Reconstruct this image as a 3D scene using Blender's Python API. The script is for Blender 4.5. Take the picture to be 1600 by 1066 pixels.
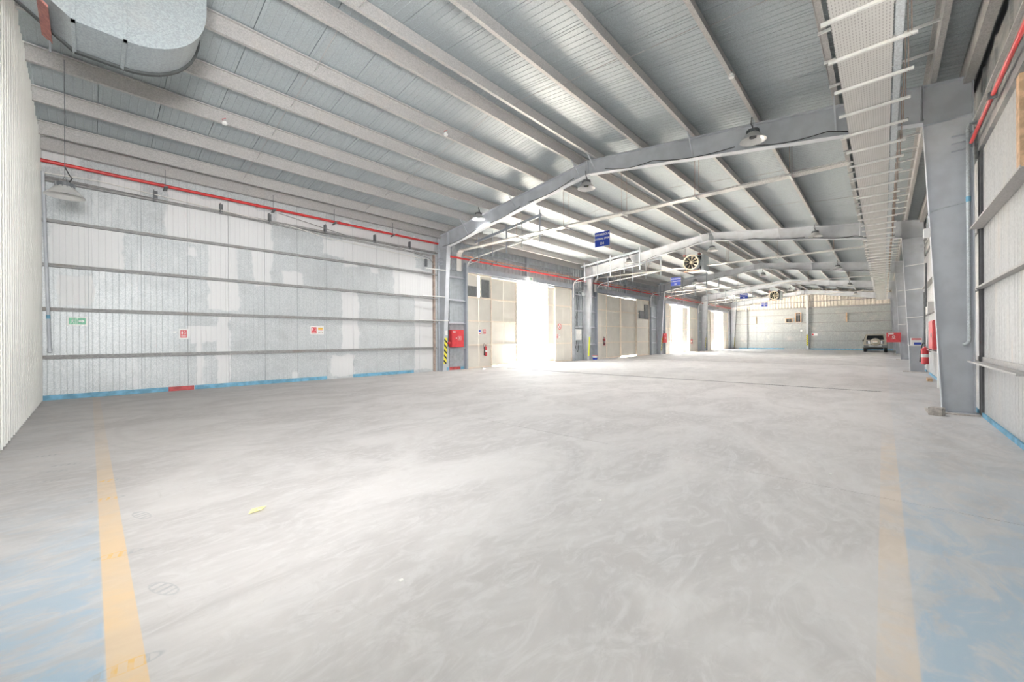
import bpy, math, random
from mathutils import Vector, Matrix
random.seed(7)
C = bpy.context.scene.collection
SC = bpy.context.scene
for o in list(bpy.data.objects): bpy.data.objects.remove(o)

# ---------------------------------------------------------------- camera
F_PX, YAW, ROLL = 618.5, 43.16, 0.37
cd = bpy.data.cameras.new('camera'); cam = bpy.data.objects.new('camera', cd); C.objects.link(cam)
cd.sensor_width = 36.0; cd.lens = 36.0*F_PX/1600.0; cd.clip_start = .02; cd.clip_end = 500
cd.shift_y = -(533-530.8)/1600.0
cam.location = (0, 0, 1.5)
# looks level between +X (along the hall) and +Y (towards the gates), slightly rolled
cam.rotation_euler = (Matrix.Rotation(math.radians(YAW-90), 4, 'Z') @ Matrix.Rotation(math.radians(90), 4, 'X')
                      @ Matrix.Rotation(math.radians(-ROLL), 4, 'Z')).to_euler()
SC.camera = cam

# ---------------------------------------------------------------- sky, sun, exposure
SC.view_settings.view_transform = 'Standard'; SC.view_settings.look = 'None'
SC.view_settings.gamma = 1.0; SC.view_settings.use_curve_mapping = False
SC.view_settings.exposure = 1.74
SKY = 5.6
FILL_W = 175
w = bpy.data.worlds.new('sky'); SC.world = w; w.use_nodes = True
bg = w.node_tree.nodes['Background']; bg.inputs[0].default_value = (.93, .97, 1, 1); bg.inputs[1].default_value = SKY
sd = bpy.data.lights.new('sun', 'SUN'); sd.energy = 62; sd.angle = .009; sd.color = (1, .93, .84)
so = bpy.data.objects.new('sun', sd); C.objects.link(so)
so.rotation_euler = (Vector((-.10, -.20, -1))).to_track_quat('-Z', 'Y').to_euler(); so.location = (20, 40, 60)
def portal(c, sx, sz, rz):
    l = bpy.data.lights.new('daylight_portal', 'AREA'); l.shape = 'RECTANGLE'; l.size = sx; l.size_y = sz
    o = bpy.data.objects.new('daylight_portal', l); C.objects.link(o); o.location = c; l.cycles.is_portal = True
    o.rotation_euler = (math.radians(90), 0, math.radians(rz))      # rz 0 shines to +Y, 180 to -Y, -90 to +X
for a, b in ((17.36, 20.38), (41.04, 43.9), (55.06, 58.4)): portal(((a+b)/2, 15.98, 2.5), b-a, 4.95, 180)
# unseen high openings added in the near and right walls for fill light
WR = (.4, 7.6, 4.3, 4.9)      # right wall: x0, x1, z0, z1
WN = (-.9, 4.6, 4.1, 4.9)     # near wall: y0, y1, z0, z1
portal(((WR[0]+WR[1])/2, -1.55, (WR[2]+WR[3])/2), WR[1]-WR[0], WR[3]-WR[2], 0)
portal((-1.06, (WN[0]+WN[1])/2, (WN[2]+WN[3])/2), WN[1]-WN[0], WN[3]-WN[2], -90)
# unseen soft fill light, added behind the camera and aimed down the hall
wl_ = bpy.data.lights.new('fill_light', 'AREA'); wl_.shape = 'DISK'; wl_.size = 1.3; wl_.energy = 128; wl_.spread = math.radians(92); wl_.color = (1, .985, .97)
wo = bpy.data.objects.new('fill_light', wl_); C.objects.link(wo); wo.location = (-.45, -.75, 2.5)
wo.rotation_euler = (Vector((4.2, 14, 4.5))-wo.location).to_track_quat('-Z', 'Y').to_euler()
try:
    SC.cycles.diffuse_bounces = 8; SC.cycles.max_bounces = 12; SC.cycles.use_denoising = True
    SC.cycles.sample_clamp_indirect = 15
except Exception: pass

# ---------------------------------------------------------------- node helper
class G:
    def __init__(s, name):
        s.m = bpy.data.materials.new(name); s.m.use_nodes = True; s.t = s.m.node_tree; s.n = s.t.nodes
        s.p = s.n['Principled BSDF']; s.c = s.n.new('ShaderNodeTexCoord'); s._xyz = None
    def put(s, inp, v):
        if isinstance(v, bpy.types.NodeSocket): s.t.links.new(v, inp)
        elif isinstance(v, (tuple, list)) and len(v) == 3 and inp.type == 'RGBA': inp.default_value = (*v, 1)
        else: inp.default_value = v
    def m_(s, op, a, b=0., c=0., clamp=False):
        x = s.n.new('ShaderNodeMath'); x.operation = op; x.use_clamp = clamp
        for i, v in enumerate((a, b, c)): s.put(x.inputs[i], v)
        return x.outputs[0]
    def add(s, a, b): return s.m_('ADD', a, b)
    def sub(s, a, b): return s.m_('SUBTRACT', a, b)
    def mul(s, a, b): return s.m_('MULTIPLY', a, b)
    def mx(s, a, b): return s.m_('MAXIMUM', a, b)
    def mn(s, a, b): return s.m_('MINIMUM', a, b)
    def ramp(s, v, a, b, lo=0., hi=1.):
        x = s.n.new('ShaderNodeMapRange'); x.interpolation_type = 'SMOOTHSTEP'
        for i, k in enumerate((v, a, b, lo, hi)): s.put(x.inputs[i], k)
        return x.outputs[0]
    def xyz(s):
        if s._xyz is None:
            x = s.n.new('ShaderNodeSeparateXYZ'); s.t.links.new(s.c.outputs['Object'], x.inputs[0]); s._xyz = x.outputs
        return s._xyz
    def noise(s, scale, detail=3, rough=.55, stretch=None, dist=0., off=(0, 0, 0)):
        mp = s.n.new('ShaderNodeMapping'); s.t.links.new(s.c.outputs['Object'], mp.inputs[0])
        mp.inputs[3].default_value = stretch or (1, 1, 1); mp.inputs[1].default_value = off
        x = s.n.new('ShaderNodeTexNoise'); s.t.links.new(mp.outputs[0], x.inputs[0])
        x.inputs['Scale'].default_value = scale; x.inputs['Detail'].default_value = detail
        x.inputs['Roughness'].default_value = rough; x.inputs['Distortion'].default_value = dist
        return x.outputs[0]
    def vor(s, scale):
        x = s.n.new('ShaderNodeTexVoronoi'); s.t.links.new(s.c.outputs['Object'], x.inputs[0]); x.inputs['Scale'].default_value = scale
        return x.outputs['Color']
    def mix(s, f, a, b):
        x = s.n.new('ShaderNodeMix'); x.data_type = 'RGBA'
        s.put(x.inputs[0], f); s.put(x.inputs[6], a); s.put(x.inputs[7], b)
        return x.outputs[2]
    def bump(s, h, strength=.2, dist=.01):
        x = s.n.new('ShaderNodeBump'); x.inputs['Strength'].default_value = strength; x.inputs['Distance'].default_value = dist
        s.put(x.inputs['Height'], h); s.t.links.new(x.outputs[0], s.p.inputs['Normal'])
    def band(s, v, a, b, soft=.01):
        return s.mul(s.ramp(v, a-soft, a+soft), s.ramp(v, b-soft, b+soft, 1., 0.))
    def out(s, col, rough=.5, metal=0., spec=.5):
        s.put(s.p.inputs['Base Color'], col); s.put(s.p.inputs['Roughness'], rough)
        s.p.inputs['Metallic'].default_value = metal; s.p.inputs['Specular IOR Level'].default_value = spec
        return s.m

def plain(name, col, rough=.5, metal=0., var=.12, scale=6., spec=.5):
    g = G(name); n = g.noise(scale, 4)
    a = tuple(min(1, c*(1+var)) for c in col); b = tuple(c*(1-var) for c in col)
    return g.out(g.mix(g.ramp(n, .35, .65), b, a), rough, metal, spec)
def galv(name, col, rough=.42, metal=.35, spangle=30., dirt=(.36, .33, .30), dirtamt=.25):
    g = G(name)
    v = g.n.new('ShaderNodeSeparateColor'); g.t.links.new(g.vor(spangle), v.inputs[0])
    k = g.add(g.mul(v.outputs[0], .5), g.mul(g.noise(70, 2), .5))
    base = g.mix(g.ramp(k, .2, .8), tuple(c*.86 for c in col), tuple(min(1, c*1.13) for c in col))
    d = g.ramp(g.noise(1.4, 5, .65), .5, .78, 0., dirtamt)
    return g.out(g.mix(d, base, dirt), rough, metal)
M = {}
M['frame'] = plain('frame_paint', (.54, .565, .60), .5, 0, .06, 2.5)
M['purlin'] = galv('purlin_galvanised', (.45, .44, .43), .5, .1, 60, (.48, .42, .37), .35)
M['roof'] = galv('roof_sheet', (.385, .43, .45), .5, .12, 90, (.40, .40, .38), .2)
M['galv'] = galv('galvanised_sheet', (.54, .58, .60), .4, .3, 60)
M['duct'] = galv('duct_sheet', (.29, .325, .34), .42, .25, 70)
M['zinc'] = galv('zinc_tray', (.66, .65, .62), .35, .4, 40)
M['strut'] = plain('strut_zinc', (.80, .80, .78), .35, .3, .05)
M['girt'] = galv('girt_dusty', (.33, .33, .325), .6, .1, 20, (.30, .255, .225), .9)
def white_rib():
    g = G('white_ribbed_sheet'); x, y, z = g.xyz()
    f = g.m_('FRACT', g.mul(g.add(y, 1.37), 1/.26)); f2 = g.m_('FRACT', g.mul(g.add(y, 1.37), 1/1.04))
    rib_lines = g.mul(g.band(f, .0, .10, .03), g.ramp(g.noise(1.1, 5, .7, (1, 6, .5)), .38, .6, .15, .75))  # darker vertical lines at the rib pitch, then at the sheet laps
    rib_lines = g.mx(rib_lines, g.mul(g.band(f2, 0., .02, .008), .9))
    return g.out(g.mix(rib_lines, (.88, .88, .84), (.42, .41, .38)), .45)
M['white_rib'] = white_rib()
M['cladding'] = plain('grey_cladding', (.40, .435, .46), .5, .1, .08)
M['beige_cladding'] = plain('beige_cladding', (.66, .61, .54), .5, 0, .08)
M['cream'] = plain('cream_gate_sheet', (.66, .64, .585), .5, 0, .04, 1.2)
M['cream_rail'] = plain('cream_gate_rail', (.78, .70, .60), .5, 0, .05)
M['red'] = plain('red_pipe_paint', (.62, .05, .05), .35, 0, .1)
M['orange'] = plain('orange_primer', (.62, .33, .22), .6, 0, .15)
M['brown'] = plain('dusty_brown', (.42, .33, .28), .7, 0, .2, 6)
M['rust'] = plain('red_oxide', (.24, .095, .08), .7, 0, .25, 20)
M['redbox'] = plain('fire_cabinet_red', (.66, .06, .07), .35, 0, .08)
M['white'] = plain('white_plastic', (.82, .82, .80), .45, 0, .02)
M['cable'] = plain('black_cable', (.03, .03, .03), .6)
M['dark'] = plain('dark_void', (.035, .038, .04), .5)
M['darkgrey'] = plain('dark_grey_steel', (.17, .18, .19), .5, .2)
M['blue'] = plain('sign_blue', (.02, .06, .42), .4, 0, .05)
M['green'] = plain('sign_green', (.22, .55, .36), .5, 0, .05)
M['yellowish'] = plain('sign_amber', (.85, .52, .10), .5, 0, .05)
M['alu'] = plain('spun_aluminium', (.66, .655, .64), .3, .35, .05)
M['conc'] = plain('rough_concrete', (.48, .44, .40), .9, 0, .25, 12)
M['wood'] = plain('raw_wood', (.62, .42, .26), .7, 0, .2, 9)
M['black'] = plain('black_rubber', (.025, .025, .025), .6)
M['base_blue'] = plain('skirting_blue', (.17, .40, .56), .6, 0, .2, 5)
M['base_red'] = plain('skirting_red', (.50, .09, .09), .6, 0, .2, 5)
M['car'] = plain('champagne_car_paint', (.52, .48, .40), .25, .3, .02)
M['glass'] = plain('dark_car_glass', (.02, .022, .025), .08, 0, .01)
M['lamp_red'] = plain('tail_lamp_red', (.6, .02, .03), .2)
M['chrome'] = plain('bright_metal', (.75, .75, .75), .2, .8, .02)
M['outside'] = plain('outside_ground', (.70, .66, .60), .9, 0, .08, .6)
M['asphalt'] = plain('outside_asphalt', (.10, .10, .10), .9, 0, .1, .6)
M['gapshade'] = plain('gap_shade', (.15, .15, .155), .9, 0, .1)  # painted shade of the recess gap in the right wall
M['track'] = plain('gate_steel_paint', (.34, .375, .42), .55, 0, .06, 2.5)
M['limeyellow'] = plain('lime_yellow_tape', (.80, .85, .05), .5, 0, .03)
M['fan'] = plain('fan_cream_blades', (.70, .62, .48), .5, .1, .05)
M['duct_dark'] = plain('duct_angle_black', (.04, .045, .045), .6)
M['paper'] = plain('yellow_paper', (.80, .72, .30), .8, 0, .1, 30)
M['pvc'] = plain('white_pipe', (.78, .77, .73), .4, 0, .03)

def hazard():
    g = G('hazard_stripes'); x, y, z = g.xyz()
    s = g.m_('FRACT', g.mul(g.add(z, g.mul(g.add(x, y), .9)), 4.2))
    return g.out(g.mix(g.ramp(s, .60, .62), (.85, .78, .05), (.03, .03, .03)), .5)
M['hazard'] = hazard()

def wall_left_mat():
    g = G('mottled_galvanised_wall'); x, y, z = g.xyz()
    v = g.n.new('ShaderNodeSeparateColor'); g.t.links.new(g.vor(60), v.inputs[0])
    k = g.add(g.mul(v.outputs[0], .45), g.mul(g.noise(60, 2), .55))
    base = g.mix(g.ramp(k, .25, .75), (.47, .505, .52), (.64, .665, .675))
    base = g.mix(g.ramp(g.noise(1.1, 5, .7), .45, .75, 0., .45), base, (.38, .405, .415))
    base = g.mix(g.ramp(g.noise(1.3, 4, .7, (1, 1, .25), off=(5, 0, 0)), .56, .7, 0., .55), base, (.72, .735, .745))
    wx = g.add(x, g.mul(g.sub(g.noise(2.2, 3), .5), .35)); wz = g.add(z, g.mul(g.sub(g.noise(2.2, 3, off=(9, 3, 1)), .5), .35))
    P = [(-.74, .68, 3.54, 4.69), (-.58, .06, 2.45, 3.29), (1.6, 4.44, 4.61, 6.07), (2.62, 3.41, 2.52, 4.63), (2.82, 3.19, 0.1, 2.38),
         (2.31, 2.47, .06, 1.58), (2.11, 3.19, 1.48, 2.0), (2.03, 2.25, 4.18, 4.48), (6.97, 10.3, 4.75, 6.3), (6.17, 6.97, 4.84, 5.45),
         (9.21, 11.44, 3.51, 4.78), (10.28, 11.42, .1, 3.55), (6.9, 7.59, 1.12, 3.44), (6.48, 7.41, .1, .92), (4.73, 5.45, 3.52, 4.04),
         (8.13, 8.54, 4.32, 4.59), (4.02, 4.29, 4.8, 4.98), (5.03, 5.29, .05, .34), (-1.1, -.13, 6.1, 6.9), (.27, 1.05, 5.65, 6.11),
         (3.84, 4.43, 3.47, 4.82), (6.96, 7.6, 4.51, 5.08), (4.6, 11.4, 5.75, 6.2)]
    mask = None
    for a, b, c, d in P:
        q = g.mul(g.band(wx, a, b, .035), g.band(wz, c, d, .035)); mask = q if mask is None else g.mx(mask, q)
    col = g.mix(g.mul(mask, .9), base, (.73, .735, .74))
    return g.out(col, g.add(.42, g.mul(mask, .15)), .12)
M['wall_left'] = wall_left_mat()

def wall_right_mat():
    g = G('dusty_galvanised_wall')
    v = g.n.new('ShaderNodeSeparateColor'); g.t.links.new(g.vor(30), v.inputs[0])
    base = g.mix(g.ramp(g.add(g.mul(v.outputs[0], .5), g.mul(g.noise(40, 2), .5)), .2, .8), (.45, .46, .465), (.54, .55, .55))
    base = g.mix(g.ramp(g.noise(1.6, 4, .6, (1, 1, .3)), .5, .75, 0., .6), base, (.57, .53, .48))
    r = g.mul(g.ramp(g.noise(3.0, 3, .5, (2.5, 1, .15), off=(3, 1, 2)), .66, .74), .55)
    return g.out(g.mix(r, base, (.60, .42, .30)), .5, .2)
M['wall_right'] = wall_right_mat()
M['wall_far'] = galv('far_wall_sheet', (.38, .40, .40), .5, .1, 20, (.70, .66, .58), .4)

def dark_band():
    g = G('stained_eave_beam')
    n = g.ramp(g.noise(1.5, 5, .7, (.5, 1, 1.5)), .42, .62)
    return g.out(g.mix(n, (.27, .28, .28), (.45, .44, .42)), .5, .2)
M['eave'] = dark_band()

def floor_mat():
    g = G('dusty_concrete_floor'); x, y, z = g.xyz()
    n1 = g.noise(.55, 6, .62, (1, 1.6, 1), 1.2); n2 = g.noise(2.6, 6, .7, (1, 2.2, 1), 2.0, (4, 4, 0)); n3 = g.noise(45, 3, .6)
    base = g.mix(g.ramp(n1, .35, .65), (.475, .455, .447), (.61, .588, .577))
    base = g.mix(g.ramp(n2, .42, .70, 0., .6), base, (.66, .645, .638))
    base = g.mix(g.ramp(g.noise(3.4, 5, .75, (2.2, 1, 1), 1.5, (1, 9, 0)), .58, .74, 0., .30), base, (.42, .40, .385))
    base = g.mix(g.mul(n3, .25), base, (.54, .52, .50))
    # faded blue paint along the near wall and along the right wall
    wear = g.noise(1.7, 6, .68, (1, 1.8, 1), 1.3, (2, 7, 0))
    fL = g.mul(g.ramp(x, .03, .05, 1., 0.), g.ramp(y, 2.2, 6.5, 1., .08))
    fR = g.mul(g.ramp(y, -.13, -.10, 1., 0.), g.ramp(x, 2.4, 8.0, .9, .12))
    f = g.mul(g.mx(fL, fR), g.ramp(wear, .42, .60, .95, .30))
    base = g.mix(f, base, (.38, .49, .59))
    # yellow lines
    wy = g.noise(2.2, 5, .65, (1, 1, 1), .6, (6, 2, 0))
    yL = g.mul(g.band(x, .045, .175, .003), g.mul(g.ramp(y, 2.0, 10., 1., .18), g.ramp(wy, .35, .65, 1., .72)))
    yR = g.mul(g.band(y, -.115, .03, .003), g.mul(g.ramp(x, 1.8, 7.6, .26, .20), g.ramp(wy, .42, .6, 1.3, .45)))
    yR = g.mul(yR, g.ramp(x, 7.6, 9.0, 1., .1))
    base = g.mix(yL, base, (.74, .55, .34)); base = g.mix(yR, base, (.76, .56, .36))
    # shoe prints pressed into the dust
    pr = None
    for px, py, a in ((.13, 3.95, .5), (.3, 3.2, -.5), (.11, 2.56, .6), (.1, 5.43, .5), (.3, 4.69, -.6), (-.2, 7.32, .4), (-.39, 8.1, .5), (-.25, 6.58, .4), (.18, 6.11, .3), (-.3, 7.05, .2)):
        a -= math.radians(40); ca, sa = math.cos(a), math.sin(a)
        dx = g.sub(x, px); dy = g.sub(y, py)
        u = g.add(g.mul(dx, ca/.14), g.mul(dy, sa/.14)); v = g.add(g.mul(dx, -sa/.05), g.mul(dy, ca/.05))
        r = g.add(g.mul(u, u), g.mul(v, v))
        q = g.mul(g.ramp(r, .7, 1.05, 1., 0.), g.mx(g.ramp(r, .5, .8), g.ramp(g.m_('SINE', g.mul(u, 16.)), .1, .5)))
        pr = q if pr is None else g.mx(pr, q)
    pr = g.mul(pr, g.ramp(g.noise(14, 3), .4, .55, .45, .9))
    dustless = g.mix(g.band(x, .045, .175, .003), (.40, .41, .42), (.75, .47, .14))
    base = g.mix(g.mul(pr, .8), base, dustless)
    # tyre arcs
    def arc(cx, cy, R, wd):
        d = g.m_('SQRT', g.add(g.m_('POWER', g.sub(x, cx), 2.), g.m_('POWER', g.sub(y, cy), 2.)))
        return g.band(d, R-wd, R+wd, wd*.5)
    t = g.mx(g.mx(arc(3.4, 9.2, 3.1, .05), arc(3.4, 9.2, 3.35, .03)), g.mx(arc(9.3, 1.1, 2.3, .02), arc(9.3, 1.1, 2.42, .015)))
    base = g.mix(g.mul(t, g.ramp(n2, .4, .6, .0, .16)), base, (.30, .29, .29))
    g.bump(g.add(n2, g.mul(n3, .3)), .15, .004)
    return g.out(base, g.ramp(n1, .3, .7, .7, .85), 0, .2)
M['floor'] = floor_mat()

def tray_mat():
    g = G('perforated_tray'); x, y, z = g.xyz()
    a = g.m_('FRACT', g.mul(y, 30.)); b = g.m_('FRACT', g.mul(x, 14.))
    h = g.mul(g.band(a, .32, .62, .05), g.band(b, .2, .75, .05))
    base = g.mix(g.noise(6, 3), (.58, .57, .55), (.68, .67, .65))
    return g.out(g.mix(g.mul(h, .7), base, (.30, .29, .27)), .38, .35)
M['tray'] = tray_mat()

# ---------------------------------------------------------------- mesh helper
class MB:
    def __init__(s): s.v = []; s.f = []
    def box(s, x0, y0, z0, x1, y1, z1):
        b = len(s.v)
        s.v += [(x, y, z) for z in (z0, z1) for x, y in ((x0, y0), (x1, y0), (x1, y1), (x0, y1))]
        s.f += [tuple(b+i for i in q) for q in ((3, 2, 1, 0), (4, 5, 6, 7), (0, 1, 5, 4), (1, 2, 6, 5), (2, 3, 7, 6), (3, 0, 4, 7))]
        return s
    def prism(s, pts, vec):
        b = len(s.v); n = len(pts); vec = Vector(vec)
        s.v += [tuple(Vector(p)) for p in pts] + [tuple(Vector(p)+vec) for p in pts]
        s.f.append(tuple(range(b+n-1, b-1, -1))); s.f.append(tuple(range(b+n, b+2*n)))
        for i in range(n): j = (i+1) % n; s.f.append((b+i, b+j, b+n+j, b+n+i))
        return s
    def bar(s, a, b_, w, h=None, up=(0, 0, 1)):
        h = h or w; a = Vector(a); b_ = Vector(b_); d = (b_-a).normalized(); u = Vector(up)
        if abs(d.dot(u)) > .98: u = Vector((1, 0, 0))
        r = d.cross(u).normalized(); u = r.cross(d)
        return s.prism([a-r*w/2-u*h/2, a+r*w/2-u*h/2, a+r*w/2+u*h/2, a-r*w/2+u*h/2], b_-a)
    def tube(s, path, r, n=8, caps=True):
        P = [Vector(p) for p in path]; rings = []; prev = None
        for i, p in enumerate(P):
            d = (P[min(i+1, len(P)-1)]-P[max(i-1, 0)]).normalized()
            if prev is None: u = d.orthogonal().normalized()
            else: u = (prev-d*prev.dot(d)).normalized()
            prev = u; w_ = d.cross(u); ring = []
            for k in range(n):
                t = 2*math.pi*k/n; ring.append(len(s.v)); s.v.append(tuple(p+(u*math.cos(t)+w_*math.sin(t))*r))
            rings.append(ring)
        for a, b in zip(rings, rings[1:]):
            for k in range(n): j = (k+1) % n; s.f.append((a[k], a[j], b[j], b[k]))
        if caps: s.f.append(tuple(reversed(rings[0]))); s.f.append(tuple(rings[-1]))
        return s
    def lathe(s, c, prof, n=20, axis='Z', a0=0., a1=2*math.pi):
        c = Vector(c); rings = []; full = abs(a1-a0-2*math.pi) < 1e-6; m = n if full else n+1
        for r, h in prof:
            ring = []
            for k in range(m):
                t = a0+(a1-a0)*k/n; q = (r*math.cos(t), r*math.sin(t), h)
                if axis == 'X': q = (q[2], q[0], q[1])
                if axis == 'Y': q = (q[1], q[2], q[0])
                ring.append(len(s.v)); s.v.append(tuple(c+Vector(q)))
            rings.append(ring)
        for a, b in zip(rings, rings[1:]):
            for k in range(n): j = (k+1) % m; s.f.append((a[k], a[j], b[j], b[k]))
        return s
    def face(s, pts):
        b = len(s.v); s.v += [tuple(p) for p in pts]; s.f.append(tuple(range(b, b+len(pts)))); return s
    def build(s, name, mat, parent=None, smooth=False, label=None, bevel=0):
        me = bpy.data.meshes.new(name); me.from_pydata(s.v, [], s.f); me.validate(); me.materials.append(mat)
        import bmesh as _b
        bm = _b.new(); bm.from_mesh(me); _b.ops.recalc_face_normals(bm, faces=bm.faces)
        if bevel: _b.ops.bevel(bm, geom=list(bm.edges), offset=bevel, segments=2, affect='EDGES', profile=.7)
        bm.to_mesh(me); bm.free()
        if smooth:
            for p in me.polygons: p.use_smooth = True
            try: me.set_sharp_from_angle(angle=math.radians(38))
            except Exception: pass
        o = bpy.data.objects.new(name, me); C.objects.link(o)
        if parent: put(o, parent)
        if label: o['label'] = label
        return o
def put(o, parent):
    o.parent = parent
    root = parent
    while root.parent: root = root.parent
    if parent is root: o.matrix_parent_inverse = Matrix.Translation(root.location).inverted()
def thing(name, label, cat, loc=(0, 0, 0), group=None, rotz=0):
    o = bpy.data.objects.new(name, None); C.objects.link(o); o.location = loc; o.rotation_euler = (0, 0, rotz); o.empty_display_size = .2
    o['label'] = label; o['category'] = cat
    if group: o['group'] = group
    return o
def tag(o, label, cat, group=None):
    o['label'] = label; o['category'] = cat
    if group: o['group'] = group
    return o
def struct(o): o['kind'] = 'structure'; return o
def clone(root, loc, label=None, rotz=None):
    def cp(o, p):
        c = o.copy(); C.objects.link(c)
        if p is not None: c.parent = p
        for ch in list(o.children): cp(ch, c)
        return c
    r = cp(root, None); r.location = loc
    if rotz is not None: r.rotation_euler = (0, 0, rotz)
    if label: r['label'] = label
    return r
def box(*a): return MB().box(*a)

# ---------------------------------------------------------------- dimensions
XN, XF, YL, YR, RY = -.88, 62.45, 15.8, -1.37, 7.3
FX = [11.65+12.7*k for k in range(5)]
def ztop(y): return 7.55-.122*abs(y-RY)           # top of the rafters
def zbot(y): return 7.11-.152*abs(y-RY)           # bottom of the rafters
PD = .33                                          # purlin depth
def zroof(y): return ztop(y)+PD                   # underside of the roof sheets

# ================================================================= SETTING
# ---- floor: slabs with open joints over a sub-base
fl = struct(box(XN-.1, YR-.1, -.12, XF+.1, YL+.15, -.03).build('floor', M['conc']))
gx = [XN-.05, 5.06, 14.82, 15.0, 28.0, 28.12, 37.0, 49.7, XF+.05]
def slab(x0, x1, y0, y1):
    g = .006
    b = MB().prism([(x0+g, y0+g, -.03), (x1-g, y0+g, -.03), (x1-g, y1-g, -.03), (x0+g, y1-g, -.03)], (0, 0, .03))
    o = b.build('slab', M['floor'], fl); return o
for a, b in zip(gx, gx[1:]):
    if b-a < .3: continue
    for c, d in ((YR-.05, YL+.12),): slab(a, b, c, d)
# trench drain: recessed channel with cross bars
for x0, x1 in ((14.82, 15.0), (28.0, 28.12)):
    MB().box(x0+.01, .05, -.029, x1-.01, 14.4, -.022).build('drain_channel', M['dark'], fl)
    for q0, q1 in ((YR-.05, .05), (14.4, YL+.1)): slab(x0, x1, q0, q1)
    g = MB(); y = .1
    while y < 14.36: g.box(x0+.005, y, -.021, x1-.005, y+.03, -.004); y += .07
    g.build('drain_grate', M['darkgrey'], fl)['kind'] = 'stuff'
# outside ground
struct(box(-80, YL+.13, -.3, 160, 150, -.03).build('trim_1', M['outside']))
struct(box(-80, -90, -.3, 160, YR-.13, -.03).build('trim_2', M['asphalt']))
struct(box(-80, YR-.13, -.3, XN-.13, YL+.13, -.03).build('trim_3', M['asphalt']))

# ---- ribbed profile along an axis: list of (s, depth)
def ribs(w, n, rw, d):
    P = [(0, 0)]; p = w/n
    for i in range(n):
        c = (i+.5)*p; P += [(c-rw, 0), (c-rw*.4, d), (c+rw*.4, d), (c+rw, 0)]
    P.append((w, 0)); return P

# ---- ceiling
ceil = MB()
for y0, y1 in ((YR-.2, RY), (RY, YL+.3)):
    ceil.prism([(XN-.2, y0, zroof(y0)+.06), (XN-.2, y1, zroof(y1)+.06), (XN-.2, y1, zroof(y1)+.14), (XN-.2, y0, zroof(y0)+.14)], (XF-XN+.5, 0, 0))
ceil = struct(ceil.build('ceiling', M['roof']))
W = 1.04
meshes = {}
x = XN
k = 0
while x < XF:
    for side in (0, 1):
        if side not in meshes:
            prof = ribs(W-.012, 7, .010, .006); b = MB()
            ys = (YR-.1, RY) if side == 0 else (RY, YL+.1)
            pts0 = [(s, ys[0], zroof(ys[0])-d) for s, d in prof]+[(W-.012, ys[0], zroof(ys[0])+.058), (0, ys[0], zroof(ys[0])+.058)]
            b.prism(pts0, (0, ys[1]-ys[0], zroof(ys[1])-zroof(ys[0])))
            o = b.build('roof_panel', M['roof'], ceil); meshes[side] = o.data
        else:
            o = bpy.data.objects.new('roof_panel', meshes[side]); C.objects.link(o); put(o, ceil)
        o.location = (x, 0, 0)
    x += W
# purlins (Z sections), one per bay and line
PY = [7.62, 9.1, 10.58, 12.05, 13.5, 15.0] + [6.98, 5.4, 3.86, 2.32, .76, -.72]
XS = [XN]+FX
def purlin_mesh(y, L):
    s = 1 if y > RY else -1
    z0, z1 = ztop(y)+.004, zroof(y)-.016; t = .012; fl_ = .075
    # web, top flange towards the ridge, bottom flange towards the eave
    pts = [(0, y+s*fl_, z0), (0, y+s*fl_, z0+.02), (0, y+s*(fl_-t), z0+.02), (0, y+s*(fl_-t), z0+t), (0, y+t/2*s, z0+t), (0, y+t/2*s, z1),
           (0, y-s*fl_, z1), (0, y-s*fl_, z1-.025), (0, y-s*(fl_-t), z1-.025), (0, y-s*(fl_-t), z1-t), (0, y-t/2*s, z1-t), (0, y-t/2*s, z0)]
    return MB().prism(pts, (L, 0, 0))
for y in PY:
    me = None
    for a, b in zip(XS, XS[1:]):
        if me is None or abs((b-a)-Lp) > .05:
            o = purlin_mesh(y, b-a-.01).build('purlin', M['purlin'], ceil); me = o.data; Lp = b-a
        else:
            o = bpy.data.objects.new('purlin', me); C.objects.link(o); put(o, ceil)
        o.location = (a+.005, 0, 0)
# eave struts
for y, s in ((YL-.16, 1), (YR+.14, -1)):
    for a, b in zip(XS, XS[1:]):
        MB().prism([(a, y-.07*s, ztop(y)-.1), (a, y+.07*s, ztop(y)-.1), (a, y+.07*s, zroof(y)-.04), (a, y-.07*s, zroof(y)-.02)], (b-a, 0, 0)).build('eave_strut', M['purlin'], ceil)
# sag rods between purlins
ys_all = sorted(PY)
for a, b in zip(XS, XS[1:]):
    for fx in (.34, .67):
        r = MB()
        for y0, y1 in zip(ys_all, ys_all[1:]):
            if abs(y1-y0) < .8: continue
            r.tube([(a+(b-a)*fx, y0, ztop(y0)+.18), (a+(b-a)*fx+.02, y1, ztop(y1)+.10)], .008, 5)
        r.build('sag_rod', M['purlin'], ceil)

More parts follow.
